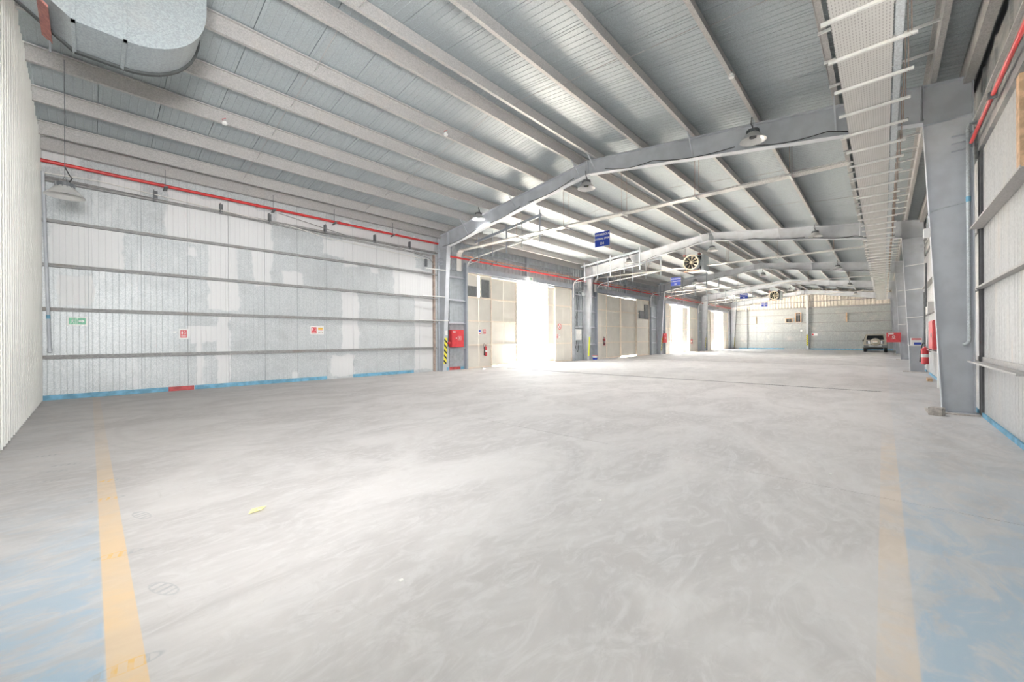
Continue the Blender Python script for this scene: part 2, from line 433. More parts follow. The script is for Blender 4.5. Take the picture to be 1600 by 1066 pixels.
# ---- long left wall (Y = YL)
gates = [(13.32, 22.91), (26.02, 35.4), (38.72, 48.4), (51.42, 60.85)]
GZ = 5.0
wl = MB(); yb0, yb1 = YL+.06, YL+.12
wl.box(XN-.1, yb0, 0, gates[0][0]+.08, yb1, 7.0)
for (a, b), nx in zip(gates, [g[0] for g in gates[1:]]+[XF+.1]):
    wl.box(a, yb0, GZ-.05, b, yb1, 7.0); wl.box(b-.08, yb0, 0, nx+.08, yb1, 7.0)
wl = struct(wl.build('wall_left', M['cladding']))
def wall_panel_y(x0, x1, z0, z1, mat, n, rw, d, parent, ysurf, sgn, name='wall_panel'):
    """vertical sheet in the plane Y = ysurf, facing sgn*Y"""
    prof = ribs(x1-x0-.010, n, rw, d)
    pts = [(x0+.005+s, ysurf+sgn*dd, z0) for s, dd in prof]+[(x1-.005, ysurf-sgn*.05, z0), (x0+.005, ysurf-sgn*.05, z0)]
    return MB().prism(pts, (0, 0, z1-z0)).build(name, mat, parent)
xs = [-.93, -.02]
while xs[-1]+1.055 < 11.9: xs.append(xs[-1]+1.055)
xs.append(12.28)
for a, b in zip(xs, xs[1:]): wall_panel_y(a, b, 0.0, 6.62, M['wall_left'], 8, .010, .004, wl, YL, -1)
for a, b in ((12.3, 13.3), (22.93, 23.9), (23.92, 24.9), (24.92, 26.0), (35.42, 36.5), (36.52, 37.6), (37.62, 38.7), (48.42, 49.5), (49.52, 50.5), (50.52, 51.4), (60.87, 61.6), (61.62, 62.4)):
    wall_panel_y(a, b, 0, GZ, M['cladding'], 6, .012, .006, wl, YL, -1)
x = 12.3
while x < XF-.3:
    x1 = min(x+2.09, XF); wall_panel_y(x, x1, GZ+.02, 6.62, M['cladding'], 7, .065, .05, wl, YL, -1, 'upper_cladding'); x = x1
GZL = [1.12, 2.37, 3.52, 4.67]
def girt_x(x0, x1, y, z, sgn, mat, parent, h=.10, d=.14, name='girt'):
    # C section lying on its side: web up the wall, flange reaching out
    pts = [(x0, y, z-h/2), (x0, y+sgn*d, z-h/2), (x0, y+sgn*d, z-h/2+.03), (x0, y+sgn*(d-.01), z-h/2+.03), (x0, y+sgn*(d-.01), z-h/2+.01),
           (x0, y+sgn*.012, z-h/2+.01), (x0, y+sgn*.012, z+h/2), (x0, y, z+h/2)]
    return MB().prism(pts, (x1-x0, 0, 0)).build(name, mat, parent)
for z in GZL+[5.72]:
    girt_x(-.85, 11.5, YL-.008, z, -1, M['girt'], wl)
    for a, b in ((11.9, 13.2), (23.0, 24.2), (24.5, 26.0), (35.5, 36.9), (37.2, 38.65), (48.5, 49.6), (49.9, 51.4), (60.9, 62.3)):
        if z < 5: girt_x(a, b, YL-.01, z, -1, M['frame'], wl)
# post where the first wall ends, jamb posts and header beams at the gates
box(11.28, YL-.12, 0, 11.36, YL-.01, 5.6).build('edge_post', M['brown'], wl, label='rusty brown edge angle')
for a, b in gates:
    for xx in (a-.11, b+.01):
        MB().box(xx, YL-.22, 0, xx+.10, YL-.01, GZ+.45).build('jamb_post', M['track'], wl)
    MB().box(a-.1, YL-.16, GZ+.02, b+.1, YL-.01, GZ+.30).build('header_beam', M['track'], wl)
    c = (a+b)/2; MB().box(c-.12, YL-.18, GZ+.3, c+.12, YL-.04, 6.45).build('header_post', M['track'], wl)
    girt_x(a, b, YL-.03, 6.1, -1, M['track'], wl)
# skirting paint band (blue with a red stretch)
bl = struct(MB().box(-.86, YL-.030, 0, 1.62, YL-.008, .13).build('baseboard_left', M['base_blue']))
box(1.62, YL-.031, 0, 2.23, YL-.008, .13).build('red_stretch', M['base_red'], bl, label='red painted stretch of the skirting band')
for a, b in ((2.25, 6.3), (7.35, 10.2)): box(a, YL-.030, 0, b, YL-.008, .13).build('blue_stretch', M['base_blue'], bl)
box(11.95, YL-.03, 0, 12.25, YL-.008, .14).build('blue_stretch', M['base_blue'], bl)
box(12.25, YL-.031, 0, 12.95, YL-.008, .15).build('red_stretch', M['base_red'], bl, label='red painted stretch of the skirting band')
box(12.95, YL-.03, 0, 13.2, YL-.008, .14).build('blue_stretch', M['base_blue'], bl)

# ---- gates
def leaf(parent, x0, x1, y, z0, z1, levels=(1.23, 2.5, 3.74), mid=True, top_open=None, sheet=True):
    f = MB(); w_ = .07
    f.box(x0, y-.07, z0, x0+w_, y, z1); f.box(x1-w_, y-.07, z0, x1, y, z1)
    f.box(x0, y-.07, z0, x1, y, z0+w_); f.box(x0, y-.07, z1-w_, x1, y, z1)
    lf = f.build('door_leaf', M['cream_rail'], parent)
    for z in levels: box(x0+w_, y-.06, z-.035, x1-w_, y, z+.035).build('rail', M['cream_rail'], lf)
    zs = [z0]+list(levels)+[z1]
    for a, b in zip(zs, zs[1:]):
        if top_open and b == z1:
            for (p, q, r_, s_) in top_open: box(p, y+.002, r_, q, y+.03, s_).build('panel', M['cream'], lf)
            continue
        xm = [x0, (x0+x1)/2, x1] if (mid and x1-x0 > 1.2) else [x0, x1]
        for c, d in zip(xm, xm[1:]): box(c+.004, y+.002, a+.004, d-.004, y+.03, b-.004).build('panel', M['cream'], lf)
    return lf
d1 = struct(thing('door_1', 'x', 'x')); d2 = struct(thing('door_2', 'x', 'x')); d3 = struct(thing('door_3', 'x', 'x')); d4 = struct(thing('door_4', 'x', 'x'))
for d in (d1, d2, d3, d4): del d['label']; del d['category']
Yg = YL+.02
lf = leaf(d1, 13.34, 15.2, Yg, .0, 4.99, top_open=[(13.38, 14.21, 4.33, 4.97), (14.12, 14.21, 3.74, 4.34), (13.38, 13.43, 3.74, 4.34), (14.36, 14.49, 3.74, 4.97), (14.46, 15.16, 4.75, 4.97), (15.04, 15.16, 3.74, 4.78), (13.38, 15.16, 3.74, 3.81)])
box(13.42, Yg-.02, 3.80, 14.12, Yg+.02, 4.34).build('louvre', M['darkgrey'], lf, label='dark louvred vent opening')
box(14.48, Yg-.02, 3.80, 15.05, Yg+.02, 4.76).build('louvre', M['darkgrey'], lf, label='dark louvred vent opening')
leaf(d1, 15.2, 17.36, Yg+.1, .07, 4.93)
leaf(d1, 20.30, 21.06, Yg+.1, .05, 4.9, mid=False)
leaf(d1, 21.0, 22.9, Yg, .0, 4.99)
leaf(d2, 26.06, 27.7, Yg, .0, 4.99); leaf(d2, 27.6, 30.08, Yg+.1, .0, 4.93); leaf(d2, 30.1, 32.86, Yg+.1, .08, 4.90)
lf = leaf(d2, 32.8, 35.36, Yg, .0, 4.99)
box(33.3, Yg-.09, 3.3, 34.3, Yg+.0, 4.0).build('louvre', M['darkgrey'], lf); box(34.4, Yg-.09, 3.3, 35.2, Yg+.0, 4.6).build('louvre', M['darkgrey'], lf)
leaf(d3, 38.76, 40.2, Yg, .0, 4.99); leaf(d3, 40.2, 41.04, Yg+.1, .0, 4.9, mid=False); leaf(d3, 43.9, 45.5, Yg+.1, .0, 4.9); leaf(d3, 45.75, 48.36, Yg, .0, 4.99)
leaf(d4, 51.46, 53.2, Yg, .0, 4.99); leaf(d4, 53.2, 55.06, Yg+.1, .0, 4.9); leaf(d4, 58.4, 60.8, Yg, .0, 4.99)

# ---- near wall (X = XN), white ribbed sheets facing +X
wn = MB()
for y0, y1, f0, f1 in ((YR-.1, WN[0], 0, 1), (WN[0], WN[1], 0, WN[2]), (WN[0], WN[1], WN[3], 1), (WN[1], RY, 0, 1), (RY, YL+.1, 0, 1)):
    wn.prism([(XN-.12, y0, f0), (XN-.12, y1, f0), (XN-.12, y1, zroof(y1) if f1 == 1 else f1), (XN-.12, y0, zroof(y0) if f1 == 1 else f1)], (.06, 0, 0))
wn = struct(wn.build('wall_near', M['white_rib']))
y = YR
while y < YL-.02:
    y1 = min(y+1.04, YL-.005); prof = ribs(y1-y-.012, 4 if y1-y > .8 else 2, .055, .05)
    zt = min(ztop(y), ztop(y1))+.2
    sp = [(.02, WN[2]), (WN[3], zt)] if WN[0] <= y and y1 <= WN[1]+.8 else [(.02, zt)]
    for q0, q1 in sp:
        pts = [(XN+dd, y+.006+s, q0) for s, dd in prof]+[(XN-.05, y1-.006, q0), (XN-.05, y+.006, q0)]
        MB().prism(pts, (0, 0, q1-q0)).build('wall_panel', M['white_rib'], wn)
    y = y1

# ---- right wall (Y = YR)
wr = MB(); a, b, z0, z1 = WR
wr.box(XN-.1, YR-.12, 0, a, YR-.06, 6.9); wr.box(a, YR-.12, z1, b, YR-.06, 6.9); wr.box(a, YR-.12, 0, b, YR-.06, z0); wr.box(b, YR-.12, 0, XF+.1, YR-.06, 6.9)
wr = struct(wr.build('wall_right', M['cladding']))
xr = [b+.02, 8.83, 9.87, 10.9, 11.38]
for p, q in zip(xr, xr[1:]): wall_panel_y(p, q, .02, 5.0, M['wall_right'], 3, .006, .0025, wr, YR, 1)
for k in range(7):
    p = a+(b-a)*k/7; wall_panel_y(p, p+(b-a)/7, .02, z0, M['wall_right'], 3, .006, .0025, wr, YR, 1)
x = 11.66
wr_list = [11.66, 12.04, 13.21]
while wr_list[-1] < XF-1: wr_list.append(wr_list[-1]+1.04)
wr_list.append(XF)
for a, b in zip(wr_list, wr_list[1:]): wall_panel_y(a, b, .02, 5.0, M['wall_right'], 3 if b-a > .8 else 2, .006, .0025, wr, YR, 1)
wall_panel_y(XN+.02, WR[0], .02, 5.0, M['wall_right'], 3, .006, .0025, wr, YR, 1)
box(11.42, YR-.05, 0.02, 11.66, YR+.03, 4.98).build('shadow_gap_strip', M['gapshade'], wr, label='dark strip painted as the shadow gap beside the first column')  # matte dark strip standing in for the shade of a recess
wall_panel_y(XN+.02, XF, 5.3, 6.45, M['eave'], 60, .055, .03, wr, YR-.02, 1, 'upper_cladding')
for x0, x1 in ((WR[1]+.02, 11.4), (11.9, 24.1), (24.6, 36.8), (37.3, 49.5), (50, XF)):
    for z, d, m, hh in ((1.07, .20, 'purlin', .10), (2.44, .10, 'purlin', .10), (3.58, .16, 'purlin', .12)):
        girt_x(x0, x1, YR+.008, z, 1, M[m], wr, hh, d)
for x0, x1 in ((XN+.05, 11.4), (11.9, 24.1), (24.6, 36.8), (37.3, 49.5), (50, XF)):
    box(x0, YR-.0, 4.98, x1, YR+.06, 5.62).build('eave_beam', M['eave'], wr, label='stained dark galvanised eave beam')
    girt_x(x0, x1, YR+.065, 5.32, 1, M['purlin'], wr, .05, .03); girt_x(x0, x1, YR+.065, 5.58, 1, M['purlin'], wr, .06, .05)
br = struct(MB().box(WR[0], YR+.006, 0, 11.38, YR+.03, .075).build('baseboard_right', M['base_blue']))
for a, b in ((11.9, 23.2), (24.6, 36.8), (37.3, 49.5)): box(a, YR+.006, 0, b, YR+.03, .075).build('blue_stretch', M['base_blue'], br)

# ---- far wall (X = XF)
wf = MB()
for y0, y1 in ((YR-.1, RY), (RY, YL+.1)):
    wf.prism([(XF+.06, y0, 0), (XF+.06, y1, 0), (XF+.06, y1, zroof(y1)), (XF+.06, y0, zroof(y0))], (.06, 0, 0))
wf = struct(wf.build('wall_far', M['cladding']))
y = YR
while y < YL-.02:
    y1 = min(y+1.0, YL); prof = ribs(y1-y-.01, 4, .012, .005)
    pts = [(XF-dd, y+.005+s, 0.02) for s, dd in prof]+[(XF+.05, y1-.005, .02), (XF+.05, y+.005, .02)]
    MB().prism(pts, (0, 0, 5.2)).build('wall_panel', M['wall_far'], wf)
    prof = ribs(y1-y-.01, 3, .10, .06)
    pts = [(XF-dd, y+.005+s, 5.25) for s, dd in prof]+[(XF+.05, y1-.005, 5.25), (XF+.05, y+.005, 5.25)]
    MB().prism(pts, (0, 0, min(zroof(y), zroof(y1))-5.27)).build('upper_cladding', M['beige_cladding'], wf); y = y1
for z, h in ((1.1, .09), (2.25, .09), (3.38, .09), (4.45, .09), (5.25, .2), (6.05, .09)):
    for a, b in ((YR+.1, 6.85), (7.15, YL-.1)):
        box(XF-.14, a, z-h/2, XF-.062 if z > 5 else XF-.008, b, z+h/2).build('girt', M['girt'], wf)
bf = struct(box(XF-.03, YR, 0, XF-.006, 6.8, .14).build('baseboard_far', M['base_blue'])); box(XF-.03, 9.5, 0, XF-.006, 14.8, .14).build('blue_stretch', M['base_blue'], bf)
for nm, (y0, y1, z0, z1) in (('window_1', (8.55, 9.35, 3.48, 4.05)), ('window_2', (7.65, 8.30, 3.48, 4.72))):
    o = MB()
    for q in ((y0, y0+.1, z0, z1), (y1-.1, y1, z0, z1), (y0+.1, y1-.1, z0, z0+.08), (y0+.1, y1-.1, z1-.08, z1)): o.box(XF-.12, q[0], q[2], XF-.01, q[1], q[3])
    o = struct(o.build(nm, M['wood'])); box(XF-.05, y0+.1, z0+.08, XF-.01, y1-.1, z1-.08).build('pane', M['dark'], o)
    box(XF-.07, (y0+y1)/2-.02, z0+.08, XF-.05, (y0+y1)/2+.02, z1-.08).build('mullion', M['darkgrey'], o)

# ================================================================= FRAMES
def frame(X, label, braces=True, full=True):
    r = thing('portal_frame', label, 'steel frame', (X, RY, 0))
    t = .012; fw = .11
    for s, yo in ((1, YL-.10), (-1, YR+.10)):
        if s > 0: yb, yt, zk = 15.38, 15.02, zbot(15.02)
        else: yb, yt, zk = -.86, -.62, zbot(-.62)-.06
        web = MB().prism([(X-t/2, yo, 0.02), (X-t/2, yo, ztop(yo)), (X-t/2, yt, ztop(yt)), (X-t/2, yt, zk), (X-t/2, yb, 0.02)], (t, 0, 0))
        web.prism([(X-fw, yo, .02), (X+fw, yo, .02), (X+fw, yo+.014*s, .02), (X-fw, yo+.014*s, .02)], (0, 0, ztop(yo)-.02))
        web.prism([(X-fw, yb, .02), (X+fw, yb, .02), (X+fw, yb-.014*s, .02), (X-fw, yb-.014*s, .02)], (0, yt-yb, zk-.02))
        col = web.build('column', M['frame'], r)
        lo, hi = min(yo, yb), max(yo, yb)
        box(X-.17, lo-.05, 0, X+.17, hi+.05, .02).build('base_plate', M['frame'], col)
        for zz, L in ((5.78, 1.0), (5.42, .42), (5.28, .42), (5.13, .42)):
            y2 = yo+(yt-yo)*L; box(X-fw*.9, min(yo, y2), zz, X-t/2, max(yo, y2), zz+.012).build('stiffener', M['frame'], col)
        # rafter half
        ra = MB().prism([(X-t/2, yt, ztop(yt)), (X-t/2, RY, ztop(RY)), (X-t/2, RY, zbot(RY)), (X-t/2, yt, zk)], (t, 0, 0))
        ra.prism([(X-fw, yo, ztop(yo)-.014), (X+fw, yo, ztop(yo)-.014), (X+fw, yo, ztop(yo)), (X-fw, yo, ztop(yo))], (0, RY-yo, ztop(RY)-ztop(yo)))
        ra.prism([(X-fw, yt, zk-.014), (X+fw, yt, zk-.014), (X+fw, yt, zk), (X-fw, yt, zk)], (0, RY-yt, zbot(RY)-zk))
        raf = ra.build('rafter', M['frame'], r)
        for yy in ((yt-.0*s, yt-.03*s)): box(X-fw, min(yy, yy-.014*s), zbot(yy), X+fw, max(yy, yy-.014*s), ztop(yy)).build('end_plate', M['frame'], raf)
        box(X-fw, min(RY, RY+.02*s), zbot(RY)-.03, X+fw, max(RY, RY+.02*s), ztop(RY)).build('end_plate', M['frame'], raf)
        if braces:
            for y in ([13.5, 10.58, 7.62] if s > 0 else [6.98, 3.86, .76]):
                MB().bar((X-.55, y, ztop(y)+.02), (X-.06, y-.0, zbot(y)+.03), .03, .03).build('fly_brace', M['frame'], raf)
    return r
fr = []
nm = ['nearest grey steel portal frame with large tapered column at right', 'second grey steel portal frame from the camera, past the first open gate',
      'third grey steel portal frame, beyond the shut gate', 'fourth grey steel portal frame, near the parked car', 'end grey steel frame against the far wall']
for X, l in zip(FX, nm): fr.append(frame(X if X < 60 else XF-.3, l))
# hazard strips and markers on columns
def hz(X, name='hazard_strip', mat='hazard', z0=.35, z1=1.6, parent=None):
    yf = lambda z: 15.38-.36*(z/5.9)-.018
    return MB().prism([(X-.08, yf(z0), z0), (X+.08, yf(z0), z0), (X+.08, yf(z1), z1), (X-.08, yf(z1), z1)], (0, -.008, 0)).build(name, M[mat], parent)
hz(FX[0], parent=fr[0]); hz(FX[1], 'yellow_strip', 'limeyellow', .3, 1.65, fr[1]); hz(FX[2], parent=fr[2]); hz(FX[3], parent=fr[3]); hz(XF-.3, parent=fr[4])
box(FX[0]-.07, 15.21, 1.72, FX[0]+.07, 15.24, 1.95).build('notice_card', M['white'], fr[0])
pst = MB().box(XF-.34, 6.93, 0, XF-.328, 7.11, 6.9).box(XF-.16, 6.93, 0, XF-.148, 7.11, 6.9).box(XF-.33, 7.01, 0, XF-.16, 7.03, 6.9).build('wind_post', M['frame'])
tag(pst, 'slim grey steel post standing in the middle of the far wall', 'post')
box(XF-.36, 6.94, .5, XF-.342, 7.10, 1.9).build('hazard_strip', M['hazard'], pst)
# concrete plinths at the right-hand columns
for i, X in enumerate(FX[:4]):
    p = MB().prism([(X-.35, YR+.05, 0), (X+.35, YR+.05, 0), (X+.32, -.62, 0), (X-.32, -.62, 0)], (0, 0, .018)).build('grout_pad', M['conc'], fr[i])
cb = MB().prism([(10.95, -.80, .0), (11.12, -.86, .0), (11.2, -.70, .0), (11.02, -.62, .0)], (.015, .0, .15)).build('concrete_block', M['conc'], bevel=.015)
tag(cb, 'rough concrete lump on the floor beside the near right column', 'block')
wp = box(8.40, YR+.005, 3.72, 8.58, YR+.045, 4.97).build('timber_upright', M['wood']); tag(wp, 'raw timber upright on the right wall at the edge of view', 'timber')
wb = box(19.3, -1.2, 0.0, 19.8, -1.08, .10).build('wood_offcut', M['wood'], bevel=.008); tag(wb, 'orange wooden offcut on the floor by the right wall', 'wood')

# ================================================================= CABLE TRAYS
ct = thing('cable_tray', 'long perforated cable tray hung on white struts along the right side', 'cable tray', (6, .18, 5.6))
x = 1.2; zt = 5.62
while x < XF-3:
    x1 = min(x+2.4, XF-2.9)
    MB().box(x, -.12, zt, x1-.006, .49, zt+.004).box(x, -.12, zt, x1-.006, -.116, zt+.05).box(x, .486, zt, x1-.006, .49, zt+.05).build('tray_section', M['tray'], ct)
    MB().box(x, -.225, zt+.0, x1-.006, -.135, zt+.006).box(x, -.225, zt, x1-.006, -.221, zt+.07).build('tray_cover', M['galv'], ct)
    x = x1
x = 2.62; first = None; fu = None; frd = None
def place(me, par, name, loc):
    o = bpy.data.objects.new(name, me); C.objects.link(o); put(o, par); o.location = loc; return o
def strutmesh(y0, y1, z):
    return MB().prism([(-.02, y0, z), (.02, y0, z), (.02, y0, z+.04), (.012, y0, z+.04), (.012, y0, z+.008), (-.012, y0, z+.008), (-.012, y0, z+.04), (-.02, y0, z+.04)], (0, y1-y0, 0))
k = 0
while x < XF-3.2:
    if first is None:
        o = strutmesh(-.36, .58, zt-.045).build('lower_strut', M['strut'], ct); first = o.data; o.location = (x, 0, 0)
        o = MB().tube([(0, -.30, zt-.05), (0, -.30, ztop(.76)-.05)], .008, 5).build('hanger_rod', M['brown'], ct); frd = o.data; o.location = (x, 0, 0)
    else:
        place(first, ct, 'lower_strut', (x, 0, 0)); place(frd, ct, 'hanger_rod', (x, 0, 0))
    xu = x+.03
    if min(abs(xu-f) for f in FX) > .35:
        if fu is None: o = strutmesh(-.80, .80, ztop(.76)-.045).build('upper_strut', M['strut'], ct); fu = o.data; o.location = (xu, 0, 0)
        else: place(fu, ct, 'upper_strut', (xu, 0, 0))
    x += .992
def branch(x0, x1, z, label, drop=True):
    r = thing('cable_tray', label, 'cable tray', (x0, 8, z))
    n = 6
    for i in range(n):
        a = i/n; b = (i+1)/n; y0, y1 = 15.3+(.62-15.3)*a, 15.3+(.62-15.3)*b; p0 = x0+(x1-x0)*a; p1 = x0+(x1-x0)*b
        m = MB()
        for q0, q1, h in ((-.15, .15, .004), (-.15, -.146, .05), (.146, .15, .05)):
            m.prism([(p0+q0, y0, z), (p0+q1, y0, z), (p0+q1, y0, z+h), (p0+q0, y0, z+h)], (p1-p0, y1-y0+.006, 0))
        m.build('tray_section', M['tray'] if i % 2 == 0 else M['zinc'], r)
        yh = (y0+y1)/2; ph = (p0+p1)/2
        box(ph-.22, yh-.02, z-.045, ph+.22, yh+.02, z-.003).build('cross_strut', M['strut'], r)
        for q in (-.19, .19): MB().tube([(ph+q, yh, z-.03), (ph+q, yh, ztop(yh)+.1)], .008, 5).build('hanger_rod', M['brown'], r)
    if drop:
        P = [(15.3, 0)]+[(15.3+.28*math.sin(t*math.pi/8), -.28+.28*math.cos(t*math.pi/8)) for t in range(1, 5)]+[(15.58, -1.0)]
        m = MB()
        for (a, za), (b, zb) in zip(P, P[1:]):
            m.prism([(x0-.15, a, z+za), (x0+.15, a, z+za), (x0+.15, b, z+zb), (x0-.15, b, z+zb)], (0, .004, .006))
            for q in (-.15, .146): m.prism([(x0+q, a, z+za), (x0+q, b, z+zb), (x0+q, b+.04, z+zb+.02), (x0+q, a+.01, z+za+.05)], (.004, 0, 0))
        m.build('curved_drop', M['pvc'], r)
    return r
branch(12.75, 13.35, 5.97, 'cable tray crossing the hall just past the nearest frame')
branch(25.7, 26.3, 5.97, 'cable tray crossing the hall past the second frame, under the fan')
branch(38.4, 38.9, 5.97, 'cable tray crossing the hall past the third frame', False)
branch(51.2, 51.5, 5.97, 'cable tray crossing the hall before the far wall', False)

# ================================================================= GATE TRACKS
def track(X, label, s):
    r = thing('door_track', label, 'door track', (X, 15.5, 4.6))
    def rz(y): return 5.64+(15.0-y)*.085
    P = [(X, 15.62, 4.4), (X, 15.62, 5.2), (X, 15.55, 5.42), (X, 15.38, 5.56), (X, 15.1, 5.63)]+[(X, y, rz(y)) for y in (14.5, 13, 10.65)]
    MB().tube(P, .032, 8).build('curved_rail', M['strut'], r, smooth=True)
    MB().bar((X, 15.0, rz(15.0)+.78), (X, 10.7, rz(10.7)+.86), .05, .12).build('top_beam', M['track'], r)
    for i, y in enumerate((14.68, 13.7, 12.76, 11.8, 10.77)):
        wd = .09 if i % 2 == 0 else .05
        box(X-.012-.03, y-wd/2, rz(y)-.3, X-.032, y+wd/2, ztop(y)-.02).build('hanger_plate', M['track'], r)
    MB().tube([(X-.02, 15.6, 5.38), (X-.02, 14.75, 5.45), (X-.02, 14.68, 5.46)], .014, 6).build('tie_rod', M['strut'], r)
    return r
wh = ['nearest open gate', 'shut gate', 'second open gate', 'farthest open gate']
for i, (a, b) in enumerate(gates):
    track(a, 'curved overhead door track with hangers at the left jamb of the '+wh[i], 1)
    track(b, 'curved overhead door track with hangers at the right jamb of the '+wh[i], -1)

# ================================================================= PIPES, CONDUITS
rp = thing('sprinkler_pipe', 'glossy red sprinkler pipe running along the mottled left wall', 'pipe', (0, 15.5, 6.1))
MB().tube([(-.86, 15.5, 6.12), (5, 15.5, 6.115), (11.4, 15.5, 6.10)], .045, 12).build('pipe', M['red'], rp, smooth=True)
for x in (1.5, 3.9, 6.7, 9.2):
    MB().lathe((x, 15.5, 6.115), [(.052, -.04), (.056, -.02), (.056, .02), (.052, .04)], 12, 'X').build('coupling', M['red'], rp, smooth=True)
for x in (1.55, 4.4, 6.5, 9.0):
    b = MB().prism([(x-.04, 15.35, 6.05), (x+.05, 15.35, 6.06), (x+.05, 15.62, 6.02), (x-.04, 15.62, 5.99)], (0, 0, .03))
    b.box(x-.005, 15.49, 6.15, x+.005, 15.51, 6.6); b.build('hanger', M['darkgrey'], rp)
for i, x in enumerate((1.35, 2.95, 4.35, 6.25, 8.3, 10.0)):
    MB().box(x-.05, YL-.08, 5.66, x+.05, YL-.02, 5.98).box(x-.05, YL-.08, 5.66, x-.035, YL-.2, 5.98).build('wall_bracket', M['darkgrey'], rp)
def longpipe(name, pts, r, mat, label, clamps=()):
    t = thing(name, label, 'pipe', pts[0]); MB().tube(pts, r, 10).build('pipe', M[mat], t, smooth=True)
    for c in clamps: MB().box(c[0]-.02, c[1]-r-.02, c[2]-r-.02, c[0]+.02, c[1]+r+.02, c[2]+r+.02).build('clamp', M['darkgrey'], t)
    return t
longpipe('sprinkler_pipe', [(11.9, 15.55, 5.62), (XF-.6, 15.55, 5.64)], .05, 'red', 'dark red sprinkler pipe running above the row of gates', [(x, 15.55, 5.62) for x in (15, 18.1, 21, 28, 33, 42, 46)])
longpipe('primed_pipe', [(13.1, 15.62, 5.80), (XF-.6, 15.62, 5.83)], .03, 'orange', 'thin orange primed pipe just above the red pipe over the gates', [(x, 15.62, 5.81) for x in (15.4, 20, 27, 40)])
longpipe('sprinkler_pipe', [(2, -1.22, 5.13), (11.3, -1.22, 5.14)], .028, 'red', 'red sprinkler pipe high along the right wall', [(9.3, -1.22, 5.13)])
lc = thing('conduit', 'thin grey conduit with blue band leaning on the left wall corner', 'conduit', (-.76, 15.4, 1.35))
MB().tube([(-.70, 15.42, 1.32), (-.80, 15.5, 5.84)], .032, 10).build('pipe', M['frame'], lc, smooth=True)
MB().tube([(-.718, 15.434, 2.10), (-.720, 15.436, 2.20)], .036, 10).build('blue_band', M['base_blue'], lc, smooth=True)
MB().lathe((-.70, 15.42, 1.30), [(.0, -.05), (.042, -.05), (.042, .05), (0, .05)], 10).build('coupling', M['frame'], lc, smooth=True)
cbn = thing('wire_bundle', 'sagging bundle of thin grey conduits along the top of the left wall', 'wires', (-.5, 15.6, 5.7))
for i, (z0, z1, sag) in enumerate(((5.80, 5.55, .02), (5.76, 5.50, .03), (5.86, 5.30, .05))):
    pts = []
    for k in range(13):
        t = k/12; pts.append((-.8+12.0*t, YL-.09-.02*i, z0+(z1-z0)*t-sag*math.sin(math.pi*t)+(.12 if 0 < k < 7 and i == 2 else 0)))
    MB().tube(pts, .013, 6).build('wire', M['pvc' if i == 2 else 'girt'], cbn)
MB().tube([(4.6, YL-.15, 6.05), (7, YL-.15, 5.72), (9.3, YL-.15, 5.62), (11.0, YL-.2, 5.35), (11.25, YL-.2, 5.05)], .012, 6).build('wire', M['girt'], cbn)
jb = box(10.75, YL-.22, 4.95, 10.85, YL-.13, 5.3).build('terminal_block', M['darkgrey'], cbn)
# white fluorescent-like horizontal arms near first left column
for z, xa in ((4.82, 10.6), (3.55, 10.4), (2.42, 10.2)):
    t = MB().tube([(xa, 15.35, z), (11.75, 15.2, z)], .022, 8).build('white_tube', M['white'], smooth=True)
    tag(t, {4.82: 'upper', 3.55: 'middle', 2.42: 'lower'}[z]+' of three white tubes reaching to the first left column', 'tube')
# conduits by the first left column
t = thing('conduit', 'vertical grey conduit pair beside the first left column', 'conduit', (12.0, 15.5, 0))
MB().tube([(12.02, 15.55, 1.2), (12.02, 15.55, 5.6)], .022, 8).build('pipe', M['darkgrey'], t, smooth=True)
MB().tube([(11.92, 15.55, 1.1), (11.92, 15.55, 2.4)], .035, 8).build('pipe', M['pvc'], t, smooth=True)
MB().lathe((11.97, 15.45, 1.35), [(0, -.06), (.07, -.05), (.07, .02), (.03, .05), (0, .05)], 12, 'Y').build('valve', M['red'], t, smooth=True)
# right column conduit with elbow and junction box
t = thing('conduit', 'grey conduit running down the near right column edge', 'conduit', (11.5, -1.2, 1.2))
MB().tube([(11.56, -1.34, 5.55), (11.53, -1.31, 5.58), (11.50, -1.22, 5.56), (11.5, -1.20, 5.50), (11.5, -1.20, 1.42), (11.5, -1.17, 1.36), (11.5, -1.12, 1.34)], .03, 10).build('pipe', M['galv'], t, smooth=True)
MB().tube([(11.5, -1.20, 4.08), (11.5, -1.20, 4.18)], .034, 10).build('blue_band', M['base_blue'], t, smooth=True)
t = thing('junction_box', 'small white sensor box on curved wire at the near right column', 'junction box', (11.5, -.62, 3.6))
MB().box(11.50, -.70, 3.5, 11.60, -.60, 3.68).build('case', M['white'], t, bevel=.015)
MB().tube([(11.56, -.66, 3.68), (11.57, -.66, 3.92), (11.6, -.72, 4.02), (11.62, -.85, 4.06), (11.62, -1.25, 4.12)], .008, 6).build('wire', M['galv'], t)

